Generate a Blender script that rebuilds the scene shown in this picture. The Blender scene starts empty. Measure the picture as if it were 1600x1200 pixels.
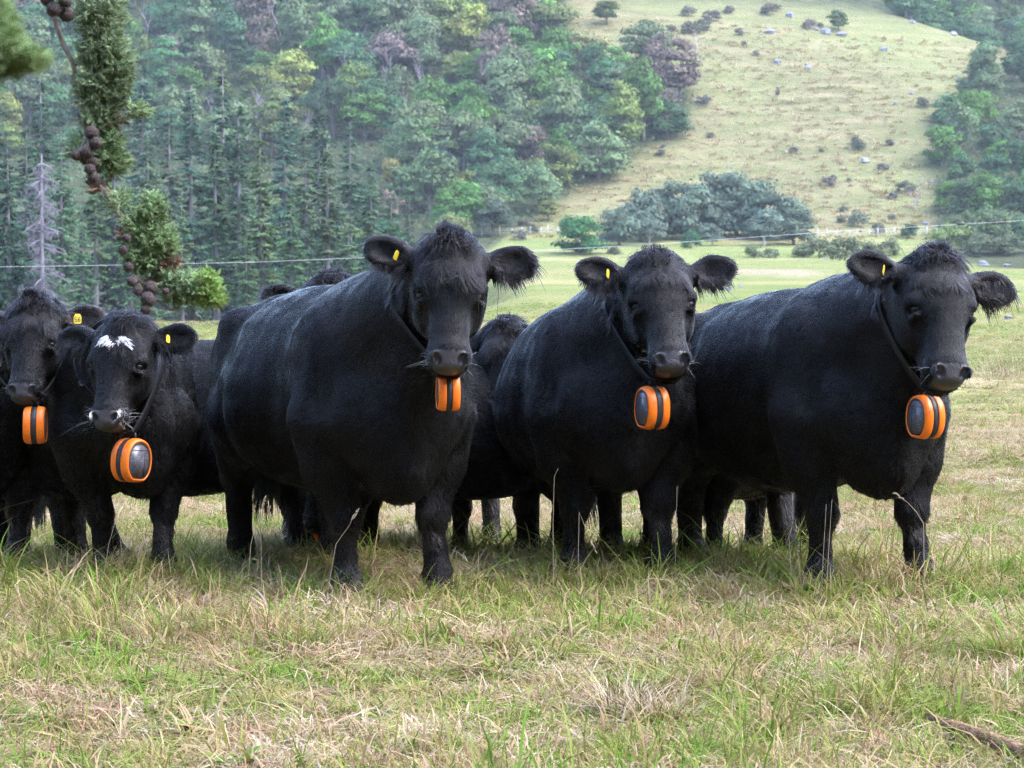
# Black beef cattle with orange-and-black neck units in a rough pasture below a wooded hill.
import bpy, math, random
import numpy as np
from mathutils import Vector, Matrix
from mathutils.bvhtree import BVHTree

random.seed(11)
RNG = np.random.default_rng(11)
S = bpy.context.scene
COL = S.collection
R = math.radians

# ------------------------------------------------------------------ camera
FPX = 4356.0                      # focal length in pixels of the 1600-wide photograph
CAM = Vector((0.0, 0.0, 1.5))
TILT = math.atan(234.0 / FPX)
cd = bpy.data.cameras.new('camera')
cam = bpy.data.objects.new('camera', cd)
COL.objects.link(cam)
cam.location = CAM
cam.rotation_euler = (math.pi / 2 - TILT, 0, 0)
cd.sensor_width = 36.0
cd.lens = FPX / 1600 * 36
cd.clip_start = 0.1
cd.clip_end = 6000
cd.dof.use_dof = True
cd.dof.focus_distance = 11.6
cd.dof.aperture_fstop = 13.0
S.camera = cam

# ------------------------------------------------------------------ sky, sun, exposure
SUN_EL, SUN_AZ = R(52), R(100)     # azimuth measured from +Y towards +X
w = bpy.data.worlds.new('World')
S.world = w
w.use_nodes = True
nt = w.node_tree
nt.nodes.clear()
wo = nt.nodes.new('ShaderNodeOutputWorld')
bg = nt.nodes.new('ShaderNodeBackground')
sky = nt.nodes.new('ShaderNodeTexSky')
sky.sky_type = 'NISHITA'
sky.sun_disc = False
sky.sun_elevation = SUN_EL
sky.sun_rotation = SUN_AZ
sky.air_density = 1.0
sky.dust_density = 1.0
sky.ozone_density = 1.0
bg.inputs['Strength'].default_value = 0.15
nt.links.new(sky.outputs[0], bg.inputs[0])
nt.links.new(bg.outputs[0], wo.inputs[0])
sl = bpy.data.lights.new('sun', 'SUN')
sl.energy = 0.85
sl.angle = R(60)
sl.color = (1.0, 0.98, 0.97)
sun = bpy.data.objects.new('sun', sl)
COL.objects.link(sun)
sdir = Vector((math.sin(SUN_AZ) * math.cos(SUN_EL), math.cos(SUN_AZ) * math.cos(SUN_EL), math.sin(SUN_EL)))
sun.rotation_euler = sdir.to_track_quat('Z', 'Y').to_euler()
sun.location = (20, -10, 40)
S.view_settings.view_transform = 'Standard'
S.view_settings.look = 'None'
S.view_settings.gamma = 1.0
S.view_settings.use_curve_mapping = False
S.view_settings.exposure = 3.1
S.render.engine = 'CYCLES'
S.cycles.use_denoising = True
S.cycles.denoising_input_passes = 'RGB_ALBEDO_NORMAL'
S.cycles.denoising_prefilter = 'NONE'
S.cycles.max_bounces = 4
S.cycles.diffuse_bounces = 2
S.cycles.glossy_bounces = 2
S.cycles.transmission_bounces = 3
S.cycles.transparent_max_bounces = 4
S.cycles.volume_bounces = 0
S.cycles.use_adaptive_sampling = True
S.cycles.adaptive_threshold = 0.025
S.cycles.adaptive_min_samples = 24
S.cycles.caustics_reflective = False
S.cycles.caustics_refractive = False
S.cycles.sample_clamp_indirect = 4.0

# ------------------------------------------------------------------ helpers
_ct, _st = math.cos(TILT), math.sin(TILT)
def ray(px, py):
    """direction of the photograph's pixel, scaled so that y = 1"""
    rx = (px - 800) / FPX; ry = -(py - 600) / FPX
    d = Vector((rx, _ct + ry * _st, -_st + ry * _ct))
    return d / d.y
def at(px, py, y):
    d = ray(px, py)
    return CAM + d * y

def sstep(v, a, b):
    t = np.clip((v - a) / (b - a), 0, 1)
    return t * t * (3 - 2 * t)

def wav(x, y, s, seed=0.0):
    """cheap smooth 2-D noise, about -1..1"""
    a = np.sin(x * 1.0 / s + 1.7 * np.sin(y * .61 / s + seed) + seed * 3.1)
    b = np.sin(y * 1.13 / s + 1.4 * np.sin(x * .53 / s - seed * 2) + seed)
    c = np.sin((x * .7 + y * .8) * 1.9 / s + seed * 5.3)
    return (a + b + .6 * c) / 2.6

def ground_z(x, y):
    x = np.asarray(x, float); y = np.asarray(y, float)
    ys = np.maximum(y, 1.0)
    z = -0.17 * sstep(y, 11.9, 14.6)
    z = z - 1.5 * sstep(y, 14, 230) + 0.62 * sstep(y + 3 * wav(x, y, 9, 2), 194, 203) - 0.30 * sstep(y, 205, 300)
    z = z - 7.0 * sstep(y, 45, 230) * sstep(-x / ys, -0.01, 0.035) * (1 - sstep(y, 300, 380))
    z = z + .022 * wav(x, y, .55, 1) * (1 - sstep(y, 25, 60)) + .05 * wav(x, y, 2.3, 4) * sstep(y, 13, 22) + .14 * wav(x, y, 11, 5) * sstep(y, 25, 60)
    # the hill
    foot = 400 + 5 * wav(x, y * 0, 40, 1)
    s = y - foot
    ramp = (np.sqrt(s * s + 22.0 ** 2) + s) / 2 - (np.sqrt(foot * foot + 22.0 ** 2) - foot) / 2
    hz = .37 * ramp + (2.6 * wav(x, y, 34, 3) + .8 * wav(x, y, 12, 7)) * sstep(s, 5, 60)
    cap = 46.0 - (x - 70) * .47
    k = 5.0
    hh = np.clip(.5 + .5 * (cap - hz) / k, 0, 1)
    hz = cap * (1 - hh) + hz * hh - k * hh * (1 - hh)
    h2 = .55 * (y - 512) + 3 * wav(x, y, 30, 9)
    hh = np.clip(.5 + .5 * (hz - h2) / k, 0, 1)
    hz = h2 * (1 - hh) + hz * hh + k * hh * (1 - hh)
    side = np.maximum(0, np.abs(x) - (.22 * np.maximum(y, 0) + 30)); back = np.maximum(0, -28 - y)
    bowl = .55 * np.where(y > 300, 0, side * (1 - sstep(y, 200, 300))) * (1 + .15 * wav(x, y, 22, 3)) + .55 * back   # unseen valley sides, added to block low horizon light
    return z + np.where(s > -60, np.maximum(hz, 0) , 0) + bowl

def gz(x, y):
    return float(ground_z(x, y))

def hit_ground(px, py, y0=30.0, y1=900.0):
    """where the photograph's pixel meets the terrain"""
    d = ray(px, py)
    ys = np.geomspace(y0, y1, 900)
    zz = CAM.z + d.z * ys - ground_z(CAM.x + d.x * ys, ys)
    i = np.argmax(zz < 0)
    if zz[i] >= 0: i = len(ys) - 1
    y = ys[i]
    if i > 0:
        a, b = zz[i - 1], zz[i]
        y = ys[i - 1] + (ys[i] - ys[i - 1]) * a / max(a - b, 1e-6)
    x = d.x * y
    return Vector((x, y, gz(x, y)))

def link(o, parent=None):
    COL.objects.link(o)
    if parent is not None: o.parent = parent
    return o
def tag(o, label=None, cat=None, group=None, kind=None):
    if label: o['label'] = label
    if cat: o['category'] = cat
    if group: o['group'] = group
    if kind: o['kind'] = kind
    return o
def empty(name, loc=(0, 0, 0), rz=0.0, sc=1.0):
    o = bpy.data.objects.new(name, None)
    o.empty_display_size = .2
    o.location = loc; o.rotation_euler = (0, 0, rz); o.scale = (sc, sc, sc)
    return link(o)
def mesh(name, V, F, mat=None, smooth=True):
    me = bpy.data.meshes.new(name)
    V = np.asarray(V, np.float32)
    if isinstance(F, np.ndarray):
        n = F.shape[1]
        me.vertices.add(len(V)); me.vertices.foreach_set('co', V.ravel())
        me.loops.add(F.size); me.loops.foreach_set('vertex_index', F.ravel().astype(np.int32))
        me.polygons.add(len(F))
        me.polygons.foreach_set('loop_start', np.arange(0, F.size, n, dtype=np.int32))
        me.update(calc_edges=True)
    else:
        me.from_pydata([tuple(map(float, v)) for v in V], [], [tuple(f) for f in F])
        me.update()
    if smooth: me.polygons.foreach_set('use_smooth', np.ones(len(me.polygons), bool))
    if mat: me.materials.append(mat)
    return me
def obj(name, V, F, mat, parent=None, smooth=True):
    return link(bpy.data.objects.new(name, mesh(name, V, F, mat, smooth)), parent)
def attr(me, name, arr, dom='POINT', typ='FLOAT'):
    a = me.attributes.new(name, typ, dom)
    a.data.foreach_set('value' if typ in ('FLOAT', 'INT') else ('vector' if typ == 'FLOAT_VECTOR' else 'color'), np.asarray(arr).ravel())

class MB:
    """collects tubes, quads and boxes into one mesh"""
    def __init__(self): self.V = []; self.F = []; self.A = []
    def tube(self, pts, rad, n=6, cap=True, a=0.0):
        pts = [Vector(p) for p in pts]; b0 = len(self.V)
        prev = None
        for i, p in enumerate(pts):
            t = (pts[min(i + 1, len(pts) - 1)] - pts[max(i - 1, 0)])
            t = t.normalized() if t.length > 1e-9 else Vector((0, 0, 1))
            if prev is None:
                prev = t.cross(Vector((.31, .9, .2)));
                if prev.length < 1e-3: prev = t.cross(Vector((1, 0, 0)))
            u = (prev - t * prev.dot(t)).normalized(); prev = u; v = t.cross(u)
            r = rad[i] if hasattr(rad, '__len__') else rad
            for k in range(n):
                an = 2 * math.pi * k / n
                self.V.append(p + u * (math.cos(an) * r) + v * (math.sin(an) * r)); self.A.append(a)
        for i in range(len(pts) - 1):
            for k in range(n):
                k2 = (k + 1) % n
                self.F.append((b0 + i * n + k, b0 + i * n + k2, b0 + (i + 1) * n + k2, b0 + (i + 1) * n + k))
        if cap and n > 2:
            self.F.append(tuple(b0 + k for k in reversed(range(n))))
            self.F.append(tuple(b0 + (len(pts) - 1) * n + k for k in range(n)))
    def quad(self, a, b, c, d, at_=0.0):
        i = len(self.V); self.V += [a, b, c, d]; self.A += [at_] * 4; self.F.append((i, i + 1, i + 2, i + 3))
    def mesh(self, name, mat, smooth=True, av=None):
        me = mesh(name, [tuple(v) for v in self.V], self.F, mat, smooth)
        if av: attr(me, av, np.array(self.A, np.float32))
        return me
    def build(self, name, mat, parent=None, smooth=True, av=None):
        return link(bpy.data.objects.new(name, self.mesh(name, mat, smooth, av)), parent)

# ------------------------------------------------------------------ materials
class NT:
    def __init__(self, name):
        self.m = bpy.data.materials.new(name); self.m.use_nodes = True
        self.t = self.m.node_tree; self.t.nodes.clear()
        self.out = self.t.nodes.new('ShaderNodeOutputMaterial')
    def n(self, typ, **kw):
        nd = self.t.nodes.new(typ)
        for k, v in kw.items():
            if k.startswith('i_'):
                key = k[2:]
                nd.inputs[int(key) if key.isdigit() else key.replace('_', ' ')].default_value = v
            else: setattr(nd, k, v)
        return nd
    def l(self, a, b): self.t.links.new(a, b)
    def mix(self, fac, a, b, blend='MIX'):
        nd = self.t.nodes.new('ShaderNodeMix'); nd.data_type = 'RGBA'; nd.blend_type = blend
        for sock, v in ((nd.inputs[0], fac), (nd.inputs[6], a), (nd.inputs[7], b)):
            if hasattr(v, 'is_linked'): self.l(v, sock)
            elif isinstance(v, (int, float)): sock.default_value = v
            else: sock.default_value = (*v, 1) if len(v) == 3 else v
        return nd.outputs[2]
    def math(self, op, a, b=None, clamp=False):
        nd = self.t.nodes.new('ShaderNodeMath'); nd.operation = op; nd.use_clamp = clamp
        for sock, v in ((nd.inputs[0], a), (nd.inputs[1], b)):
            if v is None: continue
            if hasattr(v, 'is_linked'): self.l(v, sock)
            else: sock.default_value = v
        return nd.outputs[0]
    def ramp(self, fac, stops):
        nd = self.t.nodes.new('ShaderNodeValToRGB')
        e = nd.color_ramp.elements
        while len(e) < len(stops): e.new(.5)
        for el, (p, c) in zip(e, stops): el.position = p; el.color = (*c, 1) if len(c) == 3 else c
        self.l(fac, nd.inputs[0]); return nd.outputs[0]
    def noise(self, scale, detail=3, rough=.55, vec=None, dist=0.0):
        nd = self.n('ShaderNodeTexNoise'); nd.inputs['Scale'].default_value = scale
        nd.inputs['Detail'].default_value = detail; nd.inputs['Roughness'].default_value = rough
        nd.inputs['Distortion'].default_value = dist
        if vec is not None: self.l(vec, nd.inputs['Vector'])
        return nd.outputs['Fac']
    def bsdf(self, color, rough=.8, spec=.3, normal=None, **kw):
        b = self.n('ShaderNodeBsdfPrincipled')
        for key, v in (('Base Color', color), ('Roughness', rough), ('Specular IOR Level', spec)):
            if hasattr(v, 'is_linked'): self.l(v, b.inputs[key])
            elif key == 'Base Color': b.inputs[key].default_value = (*v, 1)
            else: b.inputs[key].default_value = v
        for k, v in kw.items(): b.inputs[k.replace('_', ' ')].default_value = v
        if normal is not None: self.l(normal, b.inputs['Normal'])
        return b
    def bump(self, h, strength=.5, dist=.02):
        b = self.n('ShaderNodeBump'); b.inputs['Strength'].default_value = strength; b.inputs['Distance'].default_value = dist
        self.l(h, b.inputs['Height']); return b.outputs[0]
    def done(self, sh):
        self.l(sh.outputs[0] if hasattr(sh, 'outputs') else sh, self.out.inputs[0]); return self.m

def mat_simple(name, color, rough=.7, spec=.3, var=.25, scale=30, bump=0.0, **kw):
    t = NT(name); tc = t.n('ShaderNodeTexCoord').outputs['Object']
    f = t.noise(scale, 4, .6, tc)
    c = t.mix(f, tuple(v * (1 - var) for v in color), tuple(min(1, v * (1 + var)) for v in color))
    nm = t.bump(f, bump, .01) if bump else None
    return t.done(t.bsdf(c, rough, spec, nm, **kw))

def mat_leaf(name, trans=.25, rough=.6):
    """foliage: the object's own colour, varied from leaf to leaf by the mesh attribute 'lv'"""
    t = NT(name)
    oi = t.n('ShaderNodeObjectInfo')
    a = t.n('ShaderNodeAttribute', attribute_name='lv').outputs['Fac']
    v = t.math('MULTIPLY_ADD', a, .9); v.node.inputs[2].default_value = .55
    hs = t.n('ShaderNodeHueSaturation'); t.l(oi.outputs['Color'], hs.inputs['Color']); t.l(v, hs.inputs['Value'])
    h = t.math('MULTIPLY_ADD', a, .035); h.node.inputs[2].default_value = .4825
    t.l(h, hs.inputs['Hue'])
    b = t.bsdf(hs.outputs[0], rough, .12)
    tr = t.n('ShaderNodeBsdfTranslucent'); t.l(hs.outputs[0], tr.inputs[0])
    mx = t.n('ShaderNodeMixShader'); mx.inputs[0].default_value = trans
    t.l(b.outputs[0], mx.inputs[1]); t.l(tr.outputs[0], mx.inputs[2])
    return t.done(mx)
def mat_bark(name):
    t = NT(name); oi = t.n('ShaderNodeObjectInfo'); tc = t.n('ShaderNodeTexCoord').outputs['Object']
    mp = t.n('ShaderNodeMapping'); mp.inputs['Scale'].default_value = (6, 6, 1.2); t.l(tc, mp.inputs[0])
    f = t.noise(1.5, 4, .65, mp.outputs[0])
    c = t.mix(f, (.45, .45, .45), (1.25, 1.2, 1.2))
    c = t.mix(1.0, oi.outputs['Color'], c, 'MULTIPLY')
    return t.done(t.bsdf(c, .9, .15))
M_LEAF = mat_leaf('leaf')
M_NEEDLE = mat_leaf('needle', .12, .7)
M_BARK = mat_bark('bark')
# ------------------------------------------------------------------ the land
def poly_inside(px, py, poly):
    px = np.asarray(px, float); py = np.asarray(py, float)
    c = np.zeros(px.shape, bool); j = len(poly) - 1
    for i in range(len(poly)):
        xi, yi = poly[i]; xj, yj = poly[j]
        c ^= ((yi > py) != (yj > py)) & (px < (xj - xi) * (py - yi) / (yj - yi + 1e-9) + xi)
        j = i
    return c
def to_px(x, y, z):
    rx = x / 1.0; dz = z - CAM.z
    fw = y * _ct - dz * _st; up = y * _st + dz * _ct
    return 800 + FPX * rx / fw, 600 - FPX * up / fw
BUSH_L = [(-700, -500), (900, -500), (880, -40), (890, 60), (955, 104), (1072, 118), (1085, 165), (1062, 200), (998, 246), (900, 300), (830, 345), (780, 378), (690, 440), (640, 600), (-700, 600)]
BUSH_R = [(1450, 400), (1470, 330), (1450, 240), (1490, 170), (1530, 115), (1600, 90), (2300, 90), (2300, 420), (1560, 420)]
BUSH_F = [(1400, -20), (1445, 0), (1600, 72), (1900, 210), (2300, 400), (2300, -600), (1300, -600)]

def build_ground():
    n, m = 420, 260
    k = np.arange(n) / (n - 1)
    yy = -9 + 9 * (1400 / 9.0) ** k
    yy = np.concatenate([np.linspace(-115, -10, 16), yy]); n = len(yy)
    u = np.linspace(-1, 1, m)
    u = np.sign(u) * np.abs(u) ** 2.0
    Y = np.repeat(yy[:, None], m, 1)
    X = u[None, :] * (np.maximum(Y, 0) * .5 + 115)
    Z = ground_z(X, Y)
    V = np.stack([X, Y, Z], -1).reshape(-1, 3)
    i = np.arange(n * m).reshape(n, m)
    F = np.stack([i[:-1, :-1], i[:-1, 1:], i[1:, 1:], i[1:, :-1]], -1).reshape(-1, 4)
    t = NT('pasture')
    geo = t.n('ShaderNodeNewGeometry').outputs['Position']
    sx = t.n('ShaderNodeSeparateXYZ'); t.l(geo, sx.inputs[0])
    yv = sx.outputs['Y']
    # near and middle meadow: straw thatch among green
    f1 = t.noise(.9, 5, .6, geo); f2 = t.noise(.16, 4, .55, geo); f3 = t.noise(9, 4, .7, geo)
    g = t.math('ADD', t.math('MULTIPLY', f1, .55), t.math('MULTIPLY', f2, .75))
    g = t.math('ADD', g, t.math('MULTIPLY', f3, .35))
    near = t.ramp(g, [(.50, (.055, .06, .022)), (.72, (.10, .10, .038)), (.88, (.19, .15, .072)), (1.0, (.26, .19, .10))])
    mid_green = t.ramp(t.noise(.11, 4, .6, geo), [(.34, (.135, .185, .046)), (.5, (.195, .218, .066)), (.66, (.28, .24, .105))])
    mid_green = t.mix(t.math('MULTIPLY', t.noise(2.2, 5, .7, geo), .55), mid_green, (.17, .17, .07))
    dry = t.ramp(t.noise(.22, 5, .6, geo), [(.3, (.25, .24, .095)), (.55, (.35, .28, .135)), (.75, (.38, .28, .16))])
    drymask = t.n('ShaderNodeAttribute', attribute_name='dry').outputs['Fac']
    mid = t.mix(drymask, mid_green, dry)
    fm = t.n('ShaderNodeMapRange'); t.l(yv, fm.inputs[0]); fm.inputs[1].default_value = 16; fm.inputs[2].default_value = 34
    flat = t.mix(fm.outputs[0], near, mid)
    # hillside: dry grass with stock tracks along the contour
    mp = t.n('ShaderNodeMapping'); mp.inputs['Scale'].default_value = (.05, .11, .42); t.l(geo, mp.inputs[0])
    tr = t.noise(1.6, 5, .62, mp.outputs[0], .5)
    mp2 = t.n('ShaderNodeMapping'); mp2.inputs['Scale'].default_value = (.16, .25, .95); t.l(geo, mp2.inputs[0])
    tr2 = t.noise(1.5, 5, .7, mp2.outputs[0], .4)
    hs = t.math('ADD', t.math('MULTIPLY', tr, .6), t.math('MULTIPLY', tr2, .45))
    hc = t.ramp(hs, [(.38, (.105, .105, .042)), (.48, (.155, .142, .064)), (.57, (.215, .178, .092)), (.68, (.28, .22, .13))])
    hc = t.mix(t.math('MULTIPLY', t.noise(1.1, 5, .75, geo), .45), hc, (.15, .15, .058))
    blot = t.ramp(t.noise(.035, 3, .5, geo), [(.42, (0, 0, 0)), (.62, (1, 1, 1))])
    hc = t.mix(t.math('MULTIPLY', blot, .35), hc, (.21, .235, .085))
    hm = t.n('ShaderNodeMapRange'); t.l(yv, hm.inputs[0]); hm.inputs[1].default_value = 385; hm.inputs[2].default_value = 402
    col = t.mix(hm.outputs[0], flat, hc)
    wood = t.n('ShaderNodeAttribute', attribute_name='wood').outputs['Fac']
    wc = t.ramp(t.noise(.3, 4, .6, geo), [(.35, (.035, .045, .02)), (.6, (.07, .075, .035)), (.75, (.10, .085, .055))])
    col = t.mix(wood, col, wc)
    bare = t.n('ShaderNodeAttribute', attribute_name='bare').outputs['Fac']
    bn = t.math('MULTIPLY', bare, t.math('MULTIPLY', t.noise(1.2, 4, .7, geo), 1.8), True)
    col = t.mix(bn, col, (.36, .26, .20))
    bmp = t.bump(t.math('ADD', t.math('MULTIPLY', tr2, 1.0), t.noise(.9, 6, .7, geo)), .9, .9)
    m_ = t.done(t.bsdf(col, .95, .1, bmp))
    me = mesh('ground', V, F, m_)
    px, py = to_px(X, np.maximum(Y, 1.0), Z)
    far = Y > 60
    wood_ = (far & (poly_inside(px, py, BUSH_L) | poly_inside(px, py, BUSH_R) | poly_inside(px, py, BUSH_F))) | ((Y > 500) & (Z > 10) & (ground_z(X, Y - 3) > Z + 5))
    wood_ = wood_ | ((Y > 520))
    w_ = wood_.astype(float)
    for _ in range(2):
        w_[1:-1, 1:-1] = (w_[1:-1, 1:-1] * 2 + w_[:-2, 1:-1] + w_[2:, 1:-1] + w_[1:-1, :-2] + w_[1:-1, 2:]) / 6
    attr(me, 'wood', w_.astype(np.float32))
    dry_ = sstep(Y + 5 * wav(X, Y, 6, 3), 44, 26) * 0 + (1 - sstep(Y + 3 * wav(X, Y, 3, 3), 24, 40)) + .6 * sstep(wav(X, Y, 14, 6), .25, .7)
    attr(me, 'dry', np.clip(dry_, 0, 1).astype(np.float32))
    # the little cut bank across the meadow and a worn patch on the near track
    bx = np.exp(-((Y - 198.5) / 2.4) ** 2) * sstep(X, 14.0, 16.5) * (1 - sstep(X, 20, 24)) + .5 * np.exp(-((Y - 199) / 2) ** 2) * sstep(X, 22, 27) * (1 - sstep(X, 29, 33))
    bx = bx + .35 * np.exp(-((Y - 20 - .4 * X) / 2.2) ** 2) * sstep(X, 2, 5)
    attr(me, 'bare', np.clip(bx, 0, 1).astype(np.float32))
    o = link(bpy.data.objects.new('ground', me))
    tag(o, 'pasture, meadow and grassy hillside under everything', None, None, 'structure')
    return o
ground = build_ground()
# ------------------------------------------------------------------ cattle
class Field:
    """signed distance grid: smooth unions and cuts of ellipsoids and tapered limbs"""
    def __init__(s, lo, hi, h):
        s.lo = np.array(lo, float); s.h = h
        s.n = np.ceil((np.array(hi, float) - s.lo) / h).astype(int) + 1
        s.f = np.full(s.n, .35, np.float32)
        s.ax = [s.lo[i] + h * np.arange(s.n[i]) for i in range(3)]
    def put(s, p):
        kind, k, cut = p[0], p[1], p[2]
        mg = k + 4 * s.h + .02
        if kind == 'e':
            c, r, M = p[3], np.array(p[4], float), p[5]
            ext = r if M is None else np.abs(M) @ r
            lo, hi = c - ext - mg, c + ext + mg
        else:
            a, b, ra, rb = p[3], p[4], p[5], p[6]
            lo = np.minimum(a - ra, b - rb) - mg; hi = np.maximum(a + ra, b + rb) + mg
        i0 = np.clip(np.floor((lo - s.lo) / s.h).astype(int), 0, s.n)
        i1 = np.clip(np.ceil((hi - s.lo) / s.h).astype(int) + 1, 0, s.n)
        if np.any(i1 <= i0): return
        sl = tuple(slice(i0[i], i1[i]) for i in range(3))
        X = s.ax[0][sl[0]][:, None, None]; Y = s.ax[1][sl[1]][None, :, None]; Z = s.ax[2][sl[2]][None, None, :]
        if kind == 'e':
            x, y, z = X - c[0], Y - c[1], Z - c[2]
            if M is not None:
                x, y, z = (M[0, 0] * x + M[1, 0] * y + M[2, 0] * z, M[0, 1] * x + M[1, 1] * y + M[2, 1] * z, M[0, 2] * x + M[1, 2] * y + M[2, 2] * z)
            a2 = (x / r[0]) ** 2 + (y / r[1]) ** 2 + (z / r[2]) ** 2
            b2 = (x / r[0] ** 2) ** 2 + (y / r[1] ** 2) ** 2 + (z / r[2] ** 2) ** 2
            k0 = np.sqrt(a2); d = k0 * (k0 - 1) / np.sqrt(b2 + 1e-12)
        else:
            ba = b - a; L2 = float(ba @ ba) + 1e-12
            t = np.clip(((X - a[0]) * ba[0] + (Y - a[1]) * ba[1] + (Z - a[2]) * ba[2]) / L2, 0, 1)
            d = np.sqrt((X - a[0] - t * ba[0]) ** 2 + (Y - a[1] - t * ba[1]) ** 2 + (Z - a[2] - t * ba[2]) ** 2) - (ra + (rb - ra) * t)
        d = d.astype(np.float32); f = s.f[sl]
        if not cut:
            hh = np.clip(.5 + .5 * (f - d) / k, 0, 1)
            s.f[sl] = f * (1 - hh) + d * hh - k * hh * (1 - hh)
        else:
            hh = np.clip(.5 - .5 * (f + d) / k, 0, 1)
            s.f[sl] = f * (1 - hh) - d * hh + k * hh * (1 - hh)
    def surface(s):
        f = s.f; nx, ny, nz = s.n
        sg = f < 0
        def cr(a, i, j, k): return a[i:nx - 1 + i, j:ny - 1 + j, k:nz - 1 + k]
        cs = [(i, j, k) for i in (0, 1) for j in (0, 1) for k in (0, 1)]
        cnt = sum(cr(sg, *c).astype(np.int8) for c in cs)
        act = (cnt > 0) & (cnt < 8)
        idx = np.argwhere(act); n = len(idx)
        ids = np.full(act.shape, -1, np.int64); ids[act] = np.arange(n)
        acc = np.zeros((n, 3)); num = np.zeros(n)
        val = {c: cr(f, *c)[act] for c in cs}
        for a in cs:
            for axis in range(3):
                if a[axis] == 0:
                    b = list(a); b[axis] = 1; b = tuple(b)
                    va, vb = val[a], val[b]
                    m = (va < 0) != (vb < 0)
                    t = np.where(m, va / np.where(m, va - vb, 1), 0)
                    p = np.array(a, float)[None, :].repeat(n, 0); p[:, axis] = t
                    acc += p * m[:, None]; num += m
        V = s.lo + s.h * (idx + acc / np.maximum(num, 1)[:, None])
        Fs = []
        for axis in range(3):
            o1, o2 = (axis + 1) % 3, (axis + 2) % 3
            A = [slice(None)] * 3; B = [slice(None)] * 3
            A[axis] = slice(0, -1); B[axis] = slice(1, None)
            for o in (o1, o2): A[o] = slice(1, -1); B[o] = slice(1, -1)
            fa, fb = sg[tuple(A)], sg[tuple(B)]
            e = np.argwhere(fa != fb)
            up = fa[tuple(e.T)]
            c = e.copy(); c[:, o1] += 1; c[:, o2] += 1
            q = []
            for d1, d2 in ((-1, -1), (0, -1), (0, 0), (-1, 0)):
                cc = c.copy(); cc[:, o1] += d1; cc[:, o2] += d2
                q.append(ids[tuple(cc.T)])
            q = np.stack(q, 1)
            q = np.where(up[:, None], q, q[:, ::-1])
            Fs.append(q)
        return V, np.concatenate(Fs)

def E(c, r, k=.06, M=None, cut=False): return ('e', k, cut, np.array(c, float), r, M)
def L(a, b, ra, rb, k=.06, cut=False): return ('c', k, cut, np.array(a, float), np.array(b, float), ra, rb)

def moved(p, Rm, t, s=1.0):
    """a primitive carried by x -> s*Rm x + t"""
    q = list(p); q[1] = p[1] * s
    if p[0] == 'e':
        q[3] = s * (Rm @ p[3]) + t; q[4] = np.array(p[4]) * s
        q[5] = Rm if p[5] is None else Rm @ p[5]
    else:
        q[3] = s * (Rm @ p[3]) + t; q[4] = s * (Rm @ p[4]) + t; q[5] = p[5] * s; q[6] = p[6] * s
    return tuple(q)

def head_prims(ear_r=(.12, .05), ear_l=(.12, .05)):
    """u to the animal's right, v down the face from the poll, w out of the forehead"""
    H = [E((0, .10, -.10), (.135, .15, .12), .05), E((0, -.01, -.085), (.095, .065, .085), .06),
         E((0, .165, -.045), (.138, .12, .065), .045),
         L((0, .16, -.085), (0, .42, -.072), .112, .074, .05),
         L((0, .16, -.20), (0, .44, -.155), .105, .056, .05),
         E((0, .455, -.072), (.091, .066, .074), .03), E((0, .475, -.125), (.084, .053, .048), .025),
         E((0, .505, -.062), (.062, .03, .045), .02),
         E((0, .478, -.175), (.062, .042, .035), .02)]
    for s in (1, -1):
        H += [E((s * .085, .20, -.15), (.062, .13, .10), .05),
              E((s * .046, .33, -.045), (.024, .10, .026), .03), E((s * .115, .325, -.045), (.028, .06, .04), .035, None, True),
              E((s * .108, .178, -.042), (.036, .028, .036), .03),
              E((s * .132, .214, -.040), (.030, .024, .030), .018, None, True),
              E((s * .118, .191, -.036), (.022, .010, .030), .012),
              E((s * .117, .240, -.044), (.018, .009, .026), .014),
              E((s * .056, .487, -.020), (.028, .026, .024), .015),
              E((s * .047, .500, -.010), (.016, .021, .032), .008, None, True),
              E((s * .056, .485, -.008), (.013, .012, .020), .008, None, True),
              L((s * .0, .53, -.135), (s * .10, .475, -.135), .007, .006, .012, True)]
        up, bk = ear_r if s > 0 else ear_l
        e1 = np.array((s * math.cos(bk), -math.sin(up), -math.sin(bk))); e1 /= np.linalg.norm(e1)
        e3 = np.array((-s * .05, .22, 1.0)); e3 -= e1 * (e1 @ e3); e3 /= np.linalg.norm(e3)
        e2 = np.cross(e3, e1); Mx = np.stack([e1, e2, e3], 1)
        b = np.array((s * .105, .045, -.10))
        H += [L(b, b + e1 * .09, .052, .034, .04),
              E(b + e1 * .150, (.098, .066, .026), .03, Mx),
              E(b + e1 * .150 + e3 * .026, (.082, .046, .026), .012, Mx, True)]
    return H

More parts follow.
